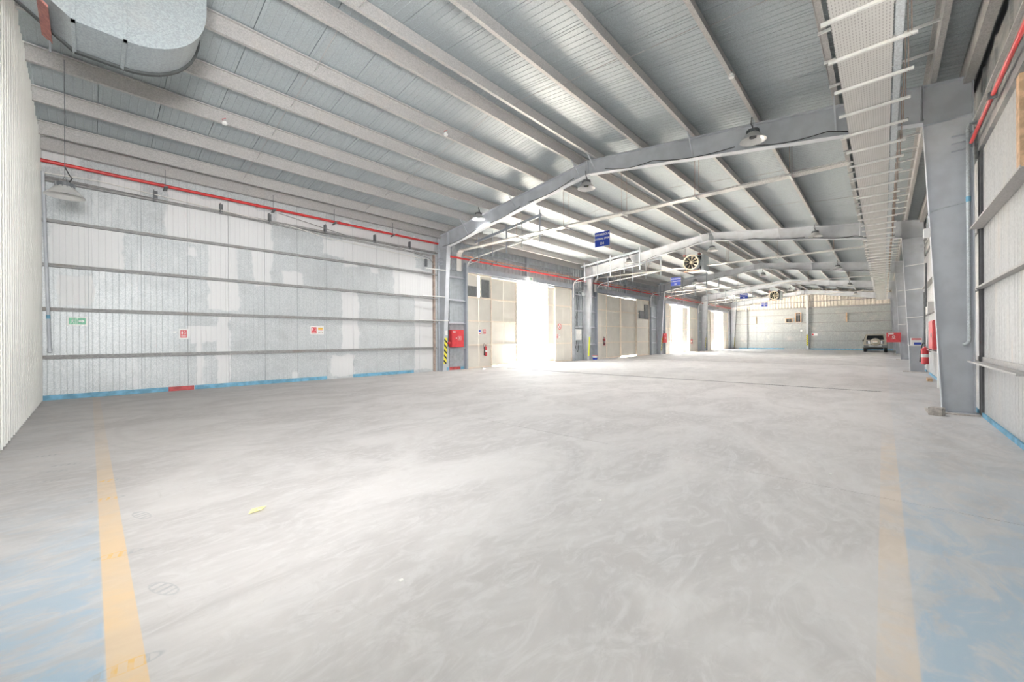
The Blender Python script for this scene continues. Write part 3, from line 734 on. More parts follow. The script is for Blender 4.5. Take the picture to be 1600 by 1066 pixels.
# ================================================================= DUCT
du = thing('air_duct', 'big galvanised rectangular duct elbow hanging from the roof at upper left', 'duct', (.3, 7.2, 5.3))
YD0, YD1, ZB = 6.95, 7.62, 5.30
def elbow(y0, y1, e=0.):
    # outline in XZ: horizontal bottom, quarter turn, rising into the roof
    P = [(-.12, ZB-e), (.32, ZB-e)]
    cx, cz, R = .32, 6.13, .83+e
    P += [(cx+R*math.sin(t*math.pi/20), cz-R*math.cos(t*math.pi/20)) for t in range(1, 11)]
    P += [(cx+R, 7.6), (.1, 7.6), (-.12, 7.6)]
    return MB().prism([(a, y0, b) for a, b in P], (0, y1-y0, 0))
elbow(YD0, YD1).build('elbow_section', M['duct'], du)
tr = MB(); b0 = len(tr.v)
tr.v += [(-.12, YD0, ZB), (-.12, YD1, ZB), (-.12, YD1, 7.3), (-.12, YD0, 7.3), (-.95, YD0-.0, 5.95), (-.95, YD1+.1, 5.95), (-.95, YD1+.1, 7.3), (-.95, YD0, 7.3)]
tr.f += [(0, 1, 5, 4), (1, 2, 6, 5), (2, 3, 7, 6), (3, 0, 4, 7), (0, 3, 2, 1), (4, 5, 6, 7)]
tr.build('taper_section', M['duct'], du)
for xx in (-.12, .32):
    MB().box(xx-.018, YD0-.03, ZB-.03, xx+.018, YD0-.001, 7.3).box(xx-.018, YD0-.03, ZB-.03, xx+.018, YD1+.03, ZB-.001).build('flange', M['duct'], du)
# black sealing angle along the far lower edge
m = MB(); R = .83; P = [(-.9, 5.93), (-.12, ZB), (.32, ZB)]+[(.32+R*math.sin(t*math.pi/20), 6.13-R*math.cos(t*math.pi/20)) for t in range(1, 11)]
for (a, b), (c, d) in zip(P, P[1:]): m.bar((a, YD1+.035, b), (c, YD1+.035, d), .06, .06)
m.build('edge_angle', M['duct_dark'], du)
MB().prism([(-.40, YD0-.02, 5.40), (-.31, YD0-.02, 5.32), (-.31, YD1+.12, 5.32), (-.40, YD1+.12, 5.40)], (0, 0, .03)).build('support_bracket', M['rust'], du, label='red-brown steel support bracket')
MB().tube([(-.33, YD1+.1, 5.2), (-.33, YD1+.1, 6.9)], .012, 6).build('hanger_rod', M['darkgrey'], du)

# ================================================================= LAMPS
def make_lamp(label, rod):
    r = thing('high_bay_lamp', label, 'lamp', (0, 0, 0), None)
    MB().lathe((0, 0, 0), [(.29, 0), (.275, .02), (.20, .10), (.135, .18), (.115, .20), (.0, .20)], 28).lathe((0, 0, 0), [(.288, .0), (.27, .012), (.195, .09), (.13, .17), (0, .175)], 28).build('reflector', M['alu'], r, smooth=True)
    f = MB().lathe((0, 0, 0), [(.0, .19), (.11, .19), (.12, .21), (.12, .27), (.10, .28), (0, .28)], 20)
    for k in range(14):
        t = 2*math.pi*k/14; c, s = math.cos(t), math.sin(t); f.bar((c*.10, s*.10, .215), (c*.145, s*.145, .215), .008, .10)
    f.build('heat_sink', M['darkgrey'], r)
    MB().lathe((0, 0, 0), [(0, .08), (.08, .08), (.08, .16), (0, .16)], 16).build('lens', M['glass'], r, smooth=True)
    MB().tube([(0, 0, .28), (.02, 0, .31), (.02, 0, .36), (-.01, 0, .38), (-.02, 0, .35)], .008, 6).build('hook', M['darkgrey'], r)
    MB().tube([(0, 0, .36), (0, 0, rod)], .006, 5).build('hanger_rod', M['darkgrey'], r)
    MB().tube([(.05, 0, .28), (.10, .03, .40), (.06, .05, .46), (.0, .02, .6 if rod > .7 else rod)], .010, 6).build('power_cable', M['cable'], r)
    return r
def fill_spot(x, y, z):  # fill spot added below a high bay lamp that is itself unlit
    l = bpy.data.lights.new('fill_spot', 'SPOT'); l.shadow_soft_size = .14; l.spot_size = math.radians(146); l.spot_blend = .6; l.energy = FILL_W; l.color = (1, .97, .94)
    o = bpy.data.objects.new('fill_spot', l); C.objects.link(o); o.location = (x, y, z-.09)
Lp = make_lamp('grey high bay lamp on a long rod by the mottled wall, leftmost in view', 2.75)
L2 = make_lamp('bright aluminium high bay lamp in front of the nearest frame, left slope', .8)
Lp.location = (-.33, 12.0, 4.44)
spots = [(11.3, 12.5, 6.62, None), (11.35, 7.2, 6.52, 'bright aluminium high bay lamp under the ridge of the nearest frame'),
         (11.2, 2.32, 6.36, 'bright aluminium high bay lamp on the right slope of the nearest frame'),
         (24.0, 7.0, 6.42, 'high bay lamp under the ridge of the second frame, beside the fan'),
         (24.0, 2.37, 6.38, 'high bay lamp on the right slope of the second frame'),
         (23.9, 12.0, 6.42, 'high bay lamp in front of the second frame, left slope'),
         (36.7, 6.95, 6.42, 'high bay lamp under the ridge of the third frame'), (36.7, 2.35, 6.42, 'high bay lamp on the right slope of the third frame'),
         (36.6, 12.1, 6.42, 'high bay lamp in front of the third frame, left slope'),
         (49.4, 6.95, 6.35, 'high bay lamp under the ridge of the fourth frame'), (49.4, 2.3, 6.42, 'high bay lamp on the right slope of the fourth frame'),
         (60.6, 2.3, 6.42, 'high bay lamp nearest the far wall')]
for x, y, z, l in spots:
    if l is None: L2.location = (x, y, z)
    else: clone(L2, (x, y, z), l)
for p in [q[:3] for q in spots if q[0] < 45]: fill_spot(*p)
for o in [Lp, L2]+[o for o in bpy.data.objects if o.name.startswith('high_bay_lamp')]:
    if 'group' in o: del o['group']
# black supply cables draped along the frames
for i, X in enumerate(FX[:4]):
    for y0, y1 in ((15.3, 12.9), (12.3, 10.3), (9.9, 7.8), (6.6, 5.0), (5.0, 2.8), (2.6, .9), (.9, -.4)):
        MB().tube([(X-.13, y0+(y1-y0)*k/6, zbot(y0+(y1-y0)*k/6)+.06-.10*math.sin(math.pi*k/6)) for k in range(7)], .011, 5).build('power_cable', M['cable'], fr[i])

# smoke detectors
def detector(loc, label):
    r = thing('smoke_detector', label, 'smoke detector', loc)
    x, y, z = loc
    MB().lathe(loc, [(0, -.05), (.05, -.045), (.06, -.02), (.06, 0), (0, 0)], 16).build('head', M['white'], r, smooth=True)
    MB().lathe(loc, [(0, 0), (.04, 0), (.04, .03), (0, .03)], 12).build('base', M['white'], r)
    MB().tube([(x, y, z+.02), (x-.05, y+.02, z+.08), (x+.03, y, z+.12)], .006, 5).build('lead', M['red'], r)
for (x, y), l in (((2.32, 11.95), 'small round white smoke detector above the left wall, near slope'), ((9.05, 2.25), 'smoke detector with red lead on the purlin above the near right lamp'),
                  ((16.1, 2.25), 'smoke detector just past the nearest frame, right slope'), ((21.9, 2.25), 'smoke detector just before the second frame, right slope'),
                  ((21.5, 12.0), 'smoke detector before the second frame, left slope'), ((6.9, 8.98), 'smoke detector on the left slope nearest the ridge')):
    detector((x, y, ztop(y)-.03), l)

# ================================================================= FANS
def fan(x, y, z, label):
    r = thing('axial_fan', label, 'fan', (x, y, z))
    R = .40
    MB().lathe((x, y, z), [(R+.05, -.02), (R+.05, .02), (R, .03), (R, .50), (R+.04, .50), (R+.04, .52), (R+.01, .52), (R+.01, .04), (R-.01, -.0)], 32, 'X').build('casing', M['galv'], r, smooth=True)
    MB().lathe((x, y, z), [(R-.012, -.03), (R+.055, -.03), (R+.055, .0), (R-.012, .0)], 32, 'X').build('front_ring', M['fan'], r, smooth=True)
    MB().lathe((x+.05, y, z), [(0, -.05), (.08, -.04), (.10, 0), (.10, .15), (0, .15)], 18, 'X').build('hub', M['fan'], r, smooth=True)
    for k in range(9):
        t = 2*math.pi*k/9+.2; c, s = math.cos(t), math.sin(t); c2, s2 = math.cos(t+.28), math.sin(t+.28)
        P = [(x+.02, y+c*.09, z+s*.09), (x+.10, y+c2*.10, z+s2*.10), (x+.12, y+c2*.38, z+s2*.38), (x+.04, y+c*.385, z+s*.385)]
        MB().prism(P, (.006, 0, 0)).build('blade', M['fan'], r)
    box(x+.5, y-.42, z-.42, x+.52, y+.42, z+.42).build('rear_disc', M['dark'], r)
    # duct box behind
    MB().box(x+.53, y-.55, z-.45, x+1.5, y+.45, z+.5).build('plenum_duct', M['galv'], r)
    box(x-.0, y-.5, z-.56, x+.05, y+.42, z-.50).build('support_bar', M['orange'], r, label='orange primed support bar')
    for s in (-.42, .42):
        MB().tube([(x+.25, y+s, z-.5), (x+.25, y+s, ztop(y+s)+.1)], .012, 6).build('hanger_rod', M['darkgrey'], r)
        box(x+.1, y+s-.06, z+.42, x+.3, y+s+.06, z+.52).build('mount', M['rust'], r)
fan(24.75, 8.42, 6.08, 'cream bladed axial fan with square duct hung by the second frame ridge')
fan(49.95, 8.5, 6.05, 'smaller looking axial fan hung by the fourth frame ridge near far wall')

# ================================================================= SIGNS
def text(s, size, mat, parent, loc, rot, name='lettering', bold=.0, ext=.002):
    cu = bpy.data.curves.new('t', 'FONT'); cu.body = s; cu.size = size; cu.align_x = 'CENTER'; cu.align_y = 'CENTER'; cu.extrude = ext; cu.offset = bold
    to = bpy.data.objects.new('t', cu); C.objects.link(to); dg = bpy.context.evaluated_depsgraph_get()
    me = bpy.data.meshes.new_from_object(to.evaluated_get(dg)); bpy.data.objects.remove(to)
    me.transform(Matrix.Translation(loc) @ rot.to_4x4()); me.materials.clear(); me.materials.append(mat)
    o = bpy.data.objects.new(name, me); C.objects.link(o); put(o, parent); return o
RX = Matrix(((0, 0, -1), (-1, 0, 0), (0, 1, 0)))       # text facing -X: local x -> -Y, y -> Z, normal -> -X
RYm = Matrix(((1, 0, 0), (0, 0, -1), (0, 1, 0)))       # text facing -Y
def hsign(x, y0, y1, z0, z1, code, label):
    r = thing('hanging_sign', label, 'sign', (x, (y0+y1)/2, z0))
    box(x, y0, z0, x+.012, y1, z1).build('board', M['blue'], r)
    f = MB(); e = .008
    for q in ((y0, y0+e, z0, z1), (y1-e, y1, z0, z1), (y0, y1, z0, z0+e), (y0, y1, z1-e, z1)): f.box(x-.002, q[0], q[2], x, q[1], q[3])
    f.build('edge_line', M['white'], r)
    c = (y0+y1)/2; h = z1-z0
    for s, fz, sz in (('HAZARDOUS', .80, .135), ('MATERIAL STORE', .52, .115), (code, .2, .17)):
        o = text(s, sz*h/.66*.92, M['white'], r, (x-.004, c, z0+fz*h), RX, bold=.003)
    for y in (y0+.03, y1-.03): MB().tube([(x+.006, y, z1), (x+.006, y, zroof(y)+.02)], .004, 5).build('hanger_wire', M['girt'], r)
hsign(15.0, 8.38, 9.11, 5.46, 6.10, 'D4', 'nearest blue hanging sign reading HAZARDOUS MATERIAL STORE D4')
hsign(27.7, 10.09, 10.79, 5.15, 5.73, 'D3', 'second blue hanging sign, before the third frame')
hsign(40.4, 8.83, 9.48, 5.05, 5.54, 'D2', 'third blue hanging sign, darker, left of the far fan')
hsign(53.1, 9.62, 10.25, 5.11, 5.60, 'D1', 'farthest blue hanging sign, in front of the ribbed gable')
# wall signs
def wsign(name, x0, x1, z0, z1, label, y=YL-.008, mat='white'):
    r = thing(name, label, 'sign', (x0, y, z0)); box(x0, y-.012, z0, x1, y-.0, z1).build('board', M[mat], r, bevel=.002); return r
s = wsign('exit_sign', -.41, -.04, 1.95, 2.19, 'pale green and white running man exit sign with arrow on left wall')
y = YL-.024
box(-.38, y, 1.98, -.235, y+.003, 2.16).build('green_field', M['green'], s); box(-.228, y, 1.98, -.07, y+.003, 2.16).build('green_field', M['green'], s)
mm = MB(); yy = y-.003      # running figure
mm.tube([(-.30, yy, 2.125), (-.30, yy, 2.13)], .014, 8).bar((-.305, yy, 2.11), (-.32, yy, 2.06), .004, .022).bar((-.32, yy, 2.06), (-.29, yy, 2.03), .004, .012).bar((-.29, yy, 2.03), (-.295, yy, 2.0), .004, .010).bar((-.32, yy, 2.06), (-.35, yy, 2.01), .004, .012)
mm.bar((-.31, yy, 2.10), (-.275, yy, 2.085), .004, .009).bar((-.31, yy, 2.10), (-.345, yy, 2.08), .004, .009).box(-.265, yy, 1.99, -.258, yy+.003, 2.15)
mm.build('running_figure', M['white'], s)
mm = MB().box(-.205, yy, 2.055, -.14, yy+.003, 2.085).prism([(-.145, yy, 2.115), (-.145, yy, 2.025), (-.095, yy, 2.07)], (0, .003, 0)); mm.build('arrow', M['white'], s)
def extpict(s, x0, x1, z0, z1, y):
    w_, h = x1-x0, z1-z0
    box(x0, y, z0, x1, y+.003, z1).build('red_field', M['redbox'], s)
    m = MB(); yy = y-.003
    m.box(x0+.17*w_, yy, z0+.45*h, x0+.38*w_, yy+.002, z0+.82*h).box(x0+.22*w_, yy, z0+.82*h, x0+.33*w_, yy+.002, z0+.92*h)
    m.prism([(x0+.62*w_, yy, z0+.45*h), (x0+.85*w_, yy, z0+.45*h), (x0+.78*w_, yy, z0+.88*h), (x0+.6*w_, yy, z0+.88*h), (x0+.72*w_, yy, z0+.7*h)], (0, .002, 0))
    m.box(x0+.12*w_, yy, z0+.24*h, x0+.88*w_, yy+.002, z0+.30*h).box(x0+.12*w_, yy, z0+.10*h, x0+.88*w_, yy+.002, z0+.16*h)
    m.build('pictogram', M['white'], s)
s = wsign('fire_sign', 1.87, 2.10, 1.58, 1.90, 'square red and white fire equipment sign on the left wall, nearer the camera corner'); extpict(s, 1.905, 2.06, 1.625, 1.855, YL-.024)
box(1.74, YL-.02, 1.77, 1.81, YL-.012, 1.82).build('sticker', M['white'], s)
s = wsign('fire_sign', 5.70, 6.19, 1.75, 2.06, 'double sign, red extinguisher half and amber notice half, mid left wall'); extpict(s, 5.735, 5.92, 1.78, 2.02, YL-.024)
box(5.98, YL-.024, 1.93, 6.15, YL-.021, 2.01).build('amber_field', M['yellowish'], s); box(5.985, YL-.024, 1.9, 6.15, YL-.021, 1.912).build('text_line', M['redbox'], s)
for k in range(4): box(5.99+.043*k, YL-.024, 1.79, 6.012+.043*k, YL-.021, 1.825).build('symbol', M['rust'], s)
for i in range(3): box(5.99, YL-.024, 1.845+.016*i, 6.13, YL-.021, 1.849+.016*i).build('text_line', M['galv'], s)
GY = Yg-.008
s = wsign('fire_sign', 14.50, 14.72, 1.78, 2.10, 'small red and white sign on the near gate leaf above extinguisher', GY-.07); extpict(s, 14.52, 14.70, 1.81, 2.07, GY-.086)
s = wsign('notice', 14.16, 14.34, 1.78, 2.05, 'small white and blue notice left of the red sign on near gate', GY-.07); box(14.18, GY-.086, 1.92, 14.32, GY-.083, 2.02).build('blue_field', M['blue'], s); box(14.18, GY-.086, 1.81, 14.32, GY-.083, 1.85).build('text_line', M['redbox'], s)
s = thing('no_entry_sign', 'round red ring prohibition sign on the gate leaf right of the opening', 'sign', (21.35, Yg, 2.5))
MB().lathe((21.42, Yg-.075, 2.35), [(0, 0), (.2, 0), (.2, -.008), (0, -.008)], 24, 'Y').build('disc', M['white'], s)
MB().lathe((21.42, Yg-.085, 2.35), [(.15, 0), (.2, 0), (.2, -.004), (.15, -.004), (.15, 0)], 24, 'Y').bar((21.30, Yg-.088, 2.47), (21.54, Yg-.088, 2.23), .004, .035).build('red_ring', M['redbox'], s)
MB().prism([(21.37, Yg-.092, 2.26), (21.47, Yg-.092, 2.26), (21.42, Yg-.092, 2.44)], (0, .002, 0)).build('pictogram', M['dark'], s)
s = wsign('fire_sign', 21.08, 21.28, 1.55, 1.85, 'small faded red sign at the foot of the prohibition sign', Yg-.07); extpict(s, 21.1, 21.26, 1.57, 1.83, Yg-.087)
s = wsign('notice', 21.34, 21.5, 1.6, 1.85, 'small pale notice beside the faded red sign', Yg-.07); box(21.36, Yg-.087, 1.72, 21.48, Yg-.084, 1.8).build('text_line', M['galv'], s)
s = thing('exit_light', 'small pale exit light box hanging at the middle of the near gate header', 'light', (18.1, 15.4, 5.1))
box(18.0, 15.42, 5.02, 18.35, 15.50, 5.26).build('case', M['white'], s, bevel=.01); box(18.08, 15.412, 5.08, 18.22, 15.42, 5.2).build('green_field', M['green'], s); MB().tube([(18.17, 15.46, 5.26), (18.17, 15.6, 5.36)], .012, 6).build('stem', M['darkgrey'], s)

# ================================================================= FIRE GEAR
def cabinet_y(x0, x1, z0, z1, y, d, label):
    r = thing('hose_cabinet', label, 'fire cabinet', (x0, y, z0))
    box(x0, y-d, z0, x1, y, z1).build('body', M['redbox'], r, bevel=.008)
    dr = box(x0+.02, y-d-.015, z0+.02, x1-.02, y-d, z1-.02).build('door', M['redbox'], r)
    yy = y-d-.019; c = (x0+x1)/2
    box(x0+.06, yy, z1-.13, x0+.22, yy+.003, z1-.07).build('label_plate', M['white'], dr)
    m = MB(); 
    for q in ((c-.02, c+.20, 0, .015), (c-.02, c+.20, .165, .18), (c-.02, c-.005, 0, .18), (c+.185, c+.20, 0, .18)): m.box(q[0], yy, z0+.36+q[2], q[1], yy+.003, z0+.36+q[3])
    m.lathe((c+.09, yy, z0+.45), [(.03, 0), (.05, 0), (.05, .003), (.03, .003), (.03, 0)], 16, 'Y').build('hose_symbol', M['white'], dr)
    MB().lathe((c-.12, yy, z0+.45), [(0, -.02), (.03, -.015), (.03, 0), (0, 0)], 12, 'Y').build('latch', M['white'], dr)
cabinet_y(12.12, 12.88, 1.14, 2.0, YL-.15, .25, 'red fire hose cabinet on the recessed wall beside the near striped column')
cabinet_y(37.7, 38.5, 1.1, 2.0, YL-.15, .25, 'small distant red cabinet right of the third left column')
def cabinet_x(x, y0, y1, z0, z1, d, label, slant=0):
    r = thing('hose_cabinet', label, 'fire cabinet', (x, y0, z0))
    box(x-d, y0, z0, x, y1, z1).build('body', M['redbox'], r, bevel=.008)
    dr = box(x-d-.015, y0+.02, z0+.02, x-d, y1-.02, z1-.02).build('door', M['redbox'], r); xx = x-d-.019
    c = (y0+y1)/2; box(xx, c+.0, z1-.12, xx+.003, c+.27, z1-.04).build('label_plate', M['white'], dr)
    m = MB().lathe((xx, c-.0, z1-.28), [(.05, 0), (.08, 0), (.08, .003), (.05, .003), (.05, 0)], 16, 'X').box(xx, c-.09, z1-.42, xx+.003, c+.09, z1-.39); m.build('hose_symbol', M['white'], dr)
    box(xx, c+.22, z0+.4, xx+.01, c+.27, z0+.46).build('latch', M['white'], dr)
cabinet_x(36.9, -.86, -.16, 1.16, 1.80, .2, 'red hose cabinet on the right-hand column near the parked car')
r = thing('hose_cabinet', 'faded red fire cabinet on the right wall behind the near column', 'fire cabinet', (19.6, YR, 1.05))
box(18.75, YR+.01, 1.08, 20.3, YR+.19, 2.05).build('body', M['redbox'], r, bevel=.01); box(18.8, YR+.19, 1.12, 20.25, YR+.205, 2.01).build('door', M['redbox'], r)
box(18.95, YR+.205, 1.5, 19.0, YR+.23, 1.62).build('handle', M['white'], r)

def make_ext(label, h=.52, r_=.075):
    r = thing('fire_extinguisher', label, 'fire extinguisher', (0, 0, 0))
    MB().lathe((0, 0, 0), [(0, 0), (r_, 0), (r_+.003, .015), (r_, .03), (r_, h-.06), (r_*.85, h-.02), (r_*.4, h+.01), (.02, h+.02), (.02, h+.05), (0, h+.05)], 20).build('cylinder', M['redbox'], r, smooth=True)
    MB().box(-.02, -.02, h+.05, .02, .02, h+.09).bar((-.02, 0, h+.10), (.12, 0, h+.13), .02, .012).bar((-.0, 0, h+.075), (.11, 0, h+.06), .02, .012).build('valve_handle', M['darkgrey'], r)
    MB().tube([(-.02, 0, h+.07), (-.09, -.01, h+.16), (-.17, -.03, h+.14), (-.19, -.05, h+.03), (-.15, -.06, h-.08)], .012, 8).build('hose', M['black'], r, smooth=True)
    MB().lathe((-.145, -.06, .05), [(0, .0), (.045, 0), (.03, .35), (.015, h-.12), (0, h-.12)], 12).build('discharge_horn', M['black'], r, smooth=True)
    MB().lathe((0, 0, 0), [(r_+.001, .22), (r_+.002, .22), (r_+.002, .32), (r_+.001, .32)], 20).build('label_band', M['white'], r, smooth=True)
    box(-.03, .07, h-.12, .03, .13, h-.02).build('wall_bracket', M['darkgrey'], r)
    return r
E1 = make_ext('red fire extinguisher with black hose hanging on the near gate leaf'); E1.location = (14.62, Yg-.16, .62)
for loc, l, rz in (((27.1, Yg-.16, 1.0), 'red fire extinguisher on the left leaf of the shut gate', 0), ((46.2, Yg-.16, .9), 'red extinguisher on leaf right of the second open gate', 0),):
    clone(E1, loc, l, rz)
r = clone(E1, (21.1, -1.12, .50), 'large red extinguisher with black horn on right wall, below a ledge', math.radians(180)); r.scale = (1.35, 1.35, 1.15)
# ledge and carton at the second right column
t = MB().prism([(23.95, -1.2, 1.12), (24.2, -1.2, 1.12), (24.2, -.80, 1.12), (23.95, -.80, 1.12)], (0, 0, .03)).build('steel_ledge', M['strut']); tag(t, 'thin white steel ledge on the second right column', 'shelf')
t = thing('cardboard_box', 'white, red and blue printed carton standing on the column ledge', 'box', (24.1, -1.0, 1.15))
box(23.97, -1.19, 1.15, 24.18, -.86, 1.46).build('carton', M['white'], t); box(23.962, -1.18, 1.38, 23.97, -.88, 1.44).build('red_print', M['redbox'], t); box(23.962, -1.18, 1.17, 23.97, -.95, 1.27).build('blue_print', M['blue'], t)
# straps/tubes crossing right columns
for i, X in enumerate(FX[1:3]):
    for z in (2.35, 3.55, 4.6):
        t = MB().tube([(X-.13, -.72, z-.03), (X-.13, -1.28, z+.02)], .018, 6).build('white_tube', M['white'])
        tag(t, '%s white tube across the %s right-hand column' % ({2.35: 'lowest', 3.55: 'middle', 4.6: 'highest'}[z], ('second', 'third')[i]), 'tube')
# pipes and boxes along right wall between columns 1 and 2
t = thing('conduit', 'dark vertical conduits on the right wall above the red extinguisher', 'conduit', (21.6, -1.2, 1))
for x_, z0, z1 in ((21.7, .45, 3.2), (20.9, 2.6, 4.2)): MB().tube([(x_, -1.15, z0), (x_, -1.15, z1)], .03, 8).build('pipe', M['darkgrey'], t, smooth=True)
t = MB().tube([(16.9, -1.2, 0), (16.9, -1.2, 1.15)], .06, 10).build('white_pipe', M['pvc'], smooth=True); tag(t, 'thick white pipe standing at the right wall below the red cabinet', 'pipe')
t = box(20.3, -1.33, 2.35, 20.6, -1.15, 2.75).build('junction_box', M['white'], bevel=.01); tag(t, 'white box on the right wall above the faded red cabinet', 'junction box')

# electrical panel and wiring in recess 2, and bucket
t = thing('electrical_panel', 'grey wall-mounted electrical panel in the recess before the second column', 'electrical panel', (23.2, 15.7, 1.4))
box(23.05, YL-.26, 1.42, 23.75, YL-.04, 2.22).build('case', M['galv'], t, bevel=.01); box(23.08, YL-.275, 1.45, 23.72, YL-.26, 2.19).build('door', M['strut'], t); box(23.62, YL-.29, 1.78, 23.65, YL-.275, 1.86).build('handle', M['darkgrey'], t)
for k in range(3): MB().tube([(23.2+.15*k, YL-.14, 2.22), (23.15+.15*k, YL-.12, 2.8), (23.4+.1*k, YL-.12, 3.4+.4*k), (23.3+.1*k, YL-.12, 4.8)], .012, 5).build('wire', M['cable'], t)
MB().tube([(23.3, YL-.14, 1.42), (23.2, YL-.14, .9), (23.45, YL-.14, .6), (23.6, YL-.14, 1.42)], .016, 6).build('wire', M['cable'], t)
t = thing('paint_bucket', 'white and dark paint bucket with reddish rim at the second left column', 'bucket', (24.75, 15.0, 0))
MB().lathe((24.8, 15.1, 0), [(0, 0), (.15, 0), (.18, .34), (.175, .34), (.145, .02)], 20).build('body', M['white'], t, smooth=True)
MB().lathe((24.8, 15.1, 0), [(.156, .03), (.172, .18), (.169, .18), (.15, .03)], 20).build('blue_band', M['blue'], t, smooth=True); MB().lathe((24.8, 15.1, 0), [(.176, .31), (.188, .31), (.188, .34), (.176, .34)], 20).build('rim', M['redbox'], t, smooth=True)
t = thing('floodlight', 'small dusty floodlight on the recess wall above the electrical panel', 'light', (23.9, 15.4, 4.6))
box(23.7, 15.35, 4.55, 24.05, 15.5, 4.8).build('housing', M['galv'], t, bevel=.02); MB().bar((23.87, 15.5, 4.68), (23.87, 15.75, 4.8), .03).build('bracket', M['darkgrey'], t)
# far wall small bits
for i, (y0, z0, z1) in enumerate(((12.6, 3.5, 4.4), (3.15, 3.4, 4.5))):
    t = box(XF-.18, y0, z0, XF-.02, y0+.12, z1).build('wood_post', M['wood']); tag(t, ('short orange-brown board high on the far wall, %s half' % ('left', 'right')[i]), 'board')
s = thing('fire_sign', 'small white and red sign on the far wall right of the middle post', 'sign', (XF, 6.2, 1.7)); box(XF-.03, 6.0, 1.75, XF-.01, 6.6, 2.05).build('board', M['white'], s); box(XF-.034, 6.4, 1.79, XF-.03, 6.56, 2.0).build('red_field', M['redbox'], s)
t = box(XF-.1, 7.55, 2.3, XF-.01, 7.75, 2.55).build('switch_box', M['white']); tag(t, 'tiny white switch box on the far wall left of the post', 'switch')
t = longpipe('drain_pipe', [(XF-.25, 13.7, .05), (XF-.25, 13.7, 5.6)], .05, 'darkgrey', 'dark vertical pipe near the far left corner')

# litter
bmv = MB(); rr = random.Random(3)
P = [(.93, 4.00), (.97, 3.985), (1.0, 4.0), (1.03, 3.99), (1.075, 4.04), (1.05, 4.06), (1.0, 4.045), (.96, 4.04)]
c = (1.0, 4.02, .035)
vs = [(x_, y_, .003+.03*rr.random()) for x_, y_ in P]+[c]
bmv.v = vs; bmv.f = [(i, (i+1) % 8, 8) for i in range(8)]
t = bmv.build('crumpled_paper', M['paper']); sm = t.modifiers.new('thick', 'SOLIDIFY'); sm.thickness = .003; sm.offset = 1
tag(t, 'crumpled pale yellow paper scrap lying on the floor', 'paper')
for (x_, y_), l in (((3.23, 1.92), 'white paint fleck on the floor right of centre'), ((5.56, .43), 'small grey pebble on the floor near the faded right line'), ((1.32, 2.2), 'small pale crumb on the floor below centre')):
    t = MB().prism([(x_-.015, y_-.01, 0), (x_+.012, y_-.013, 0), (x_+.016, y_+.008, 0), (x_-.008, y_+.012, 0)], (0, 0, .008)).build('debris_chip', M['pvc'], bevel=.002); tag(t, l, 'debris')

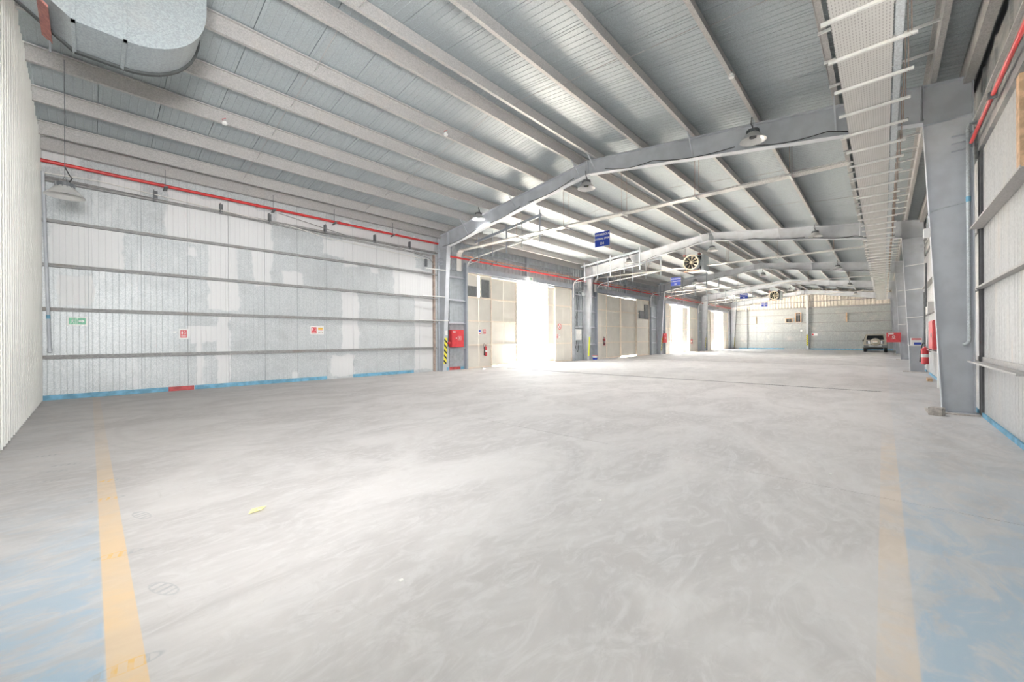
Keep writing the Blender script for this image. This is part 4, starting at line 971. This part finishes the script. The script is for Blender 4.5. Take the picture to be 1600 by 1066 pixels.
# ================================================================= CAR
def car(x0, yc):
    r = thing('suv', 'champagne boxy off-road car seen from behind, parked by the far wall', 'car', (x0+2.3, yc, 0))
    L, W2 = 4.7, .93
    # lower body loft: sections along X (rear at x0)
    def sec(x, hw, z0, z1, sh): return [(x, yc-hw, z0+.08), (x, yc-hw+.06, z0), (x, yc+hw-.06, z0), (x, yc+hw, z0+.08), (x, yc+hw, sh), (x, yc+hw-.07, z1), (x, yc-hw+.07, z1), (x, yc-hw, sh)]
    def loft(S, name, mat):
        m = MB(); n = len(S[0])
        for s in S: m.v += s
        for i in range(len(S)-1):
            for k in range(n): j = (k+1) % n; m.f.append((i*n+k, i*n+j, (i+1)*n+j, (i+1)*n+k))
        m.f.append(tuple(range(n-1, -1, -1))); m.f.append(tuple((len(S)-1)*n+k for k in range(n)))
        return m.build(name, mat, r, smooth=True)
    loft([sec(x0+.06, .86, .48, 1.16, 1.0), sec(x0+.25, .91, .42, 1.18, 1.02), sec(x0+2.6, .92, .40, 1.18, 1.02), sec(x0+3.4, .92, .42, 1.15, 1.0), sec(x0+4.5, .88, .45, 1.05, .92), sec(x0+4.68, .82, .5, .95, .85)], 'body', M['car'])
    cb_ = [[(x0+a, yc-b, 1.12), (x0+a, yc+b, 1.12), (x0+a+s, yc+t_, z), (x0+a+s, yc-t_, z)] for a, b, s, t_, z in ((.08, .84, .10, .70, 1.74), (.30, .86, .1, .72, 1.82), (2.2, .86, .0, .72, 1.82), (3.15, .84, -.5, .68, 1.76))]
    loft(cb_, 'cabin', M['car'])
    MB().prism([(x0+.085, yc-.66, 1.24), (x0+.085, yc+.66, 1.24), (x0+.155, yc+.58, 1.68), (x0+.155, yc-.58, 1.68)], (-.025, 0, 0)).build('rear_window', M['glass'], r)
    for s in (-1, 1):
        MB().prism([(x0+.5, yc+s*.868, 1.22), (x0+2.8, yc+s*.868, 1.22), (x0+2.45, yc+s*.765, 1.68), (x0+.5, yc+s*.765, 1.68)], (0, s*.01, 0)).build('side_window', M['glass'], r)
        box(x0+.02, yc+s*.60-.07, .82, x0+.07, yc+s*.60+.07, 1.12).build('rear_lamp', M['darkgrey'], r)
        box(x0-.035, yc+s*.66-.09, .56, x0-.0, yc+s*.66+.09, .66).build('bumper_lamp', M['lamp_red'], r)
        m = MB().lathe((x0+2.95, yc+s*.93, 1.14), [(0, -.08), (.09, -.06), (.11, 0), (.11, .09), (.07, .12), (0, .12)], 14, 'Y' ); m.build('mirror', M['black'], r, smooth=True)
        MB().bar((x0+2.95, yc+s*.82, 1.10), (x0+2.95, yc+s*.98, 1.12), .05, .04).build('mirror_arm', M['black'], r)
        for wx in (x0+.85, x0+3.75):
            w_ = MB().lathe((wx, yc+s*.78, .39), [(.20, -.12), (.36, -.125), (.39, -.10), (.39, .10), (.36, .125), (.20, .12)], 28, 'Y').build('wheel', M['black'], r, smooth=True)
            MB().lathe((wx, yc+s*.78, .39), [(0, s*.10), (.20, s*.11), (.21, s*.0), (0, s*.0)], 20, 'Y').build('rim', M['chrome'], w_, smooth=True)
    MB().box(x0-.04, yc-.88, .46, x0+.12, yc+.88, .72).build('rear_bumper', M['darkgrey'], r, bevel=.03)
    box(x0-.045, yc-.5, .60, x0-.03, yc+.5, .67).build('bumper_step', M['chrome'], r)
    MB().lathe((x0-.15, yc-.02, 1.02), [(0, -.02), (.30, 0), (.37, .05), (.38, .20), (0, .20)], 30, 'X').build('spare_wheel_cover', M['car'], r, smooth=True)
    MB().lathe((x0-.10, yc-.02, 1.02), [(.385, .04), (.41, .05), (.41, .15), (.385, .16)], 30, 'X').build('spare_tyre', M['black'], r, smooth=True)
    box(x0-.175, yc-.19, .96, x0-.165, yc+.17, 1.14).build('number_plate', M['white'], r); box(x0-.18, yc-.18, 1.07, x0-.176, yc+.16, 1.13).build('plate_band', M['orange'], r)
    for s in (-1, 1): box(x0+.03, yc+s*.45-.09, .84, x0+.055, yc+s*.45+.09, 1.14).build('number_recess', M['chrome'], r)
    MB().box(x0+.5, yc-.6, .25, x0+4.2, yc+.6, .45).build('underbody', M['black'], r)
car(54.2, .60)
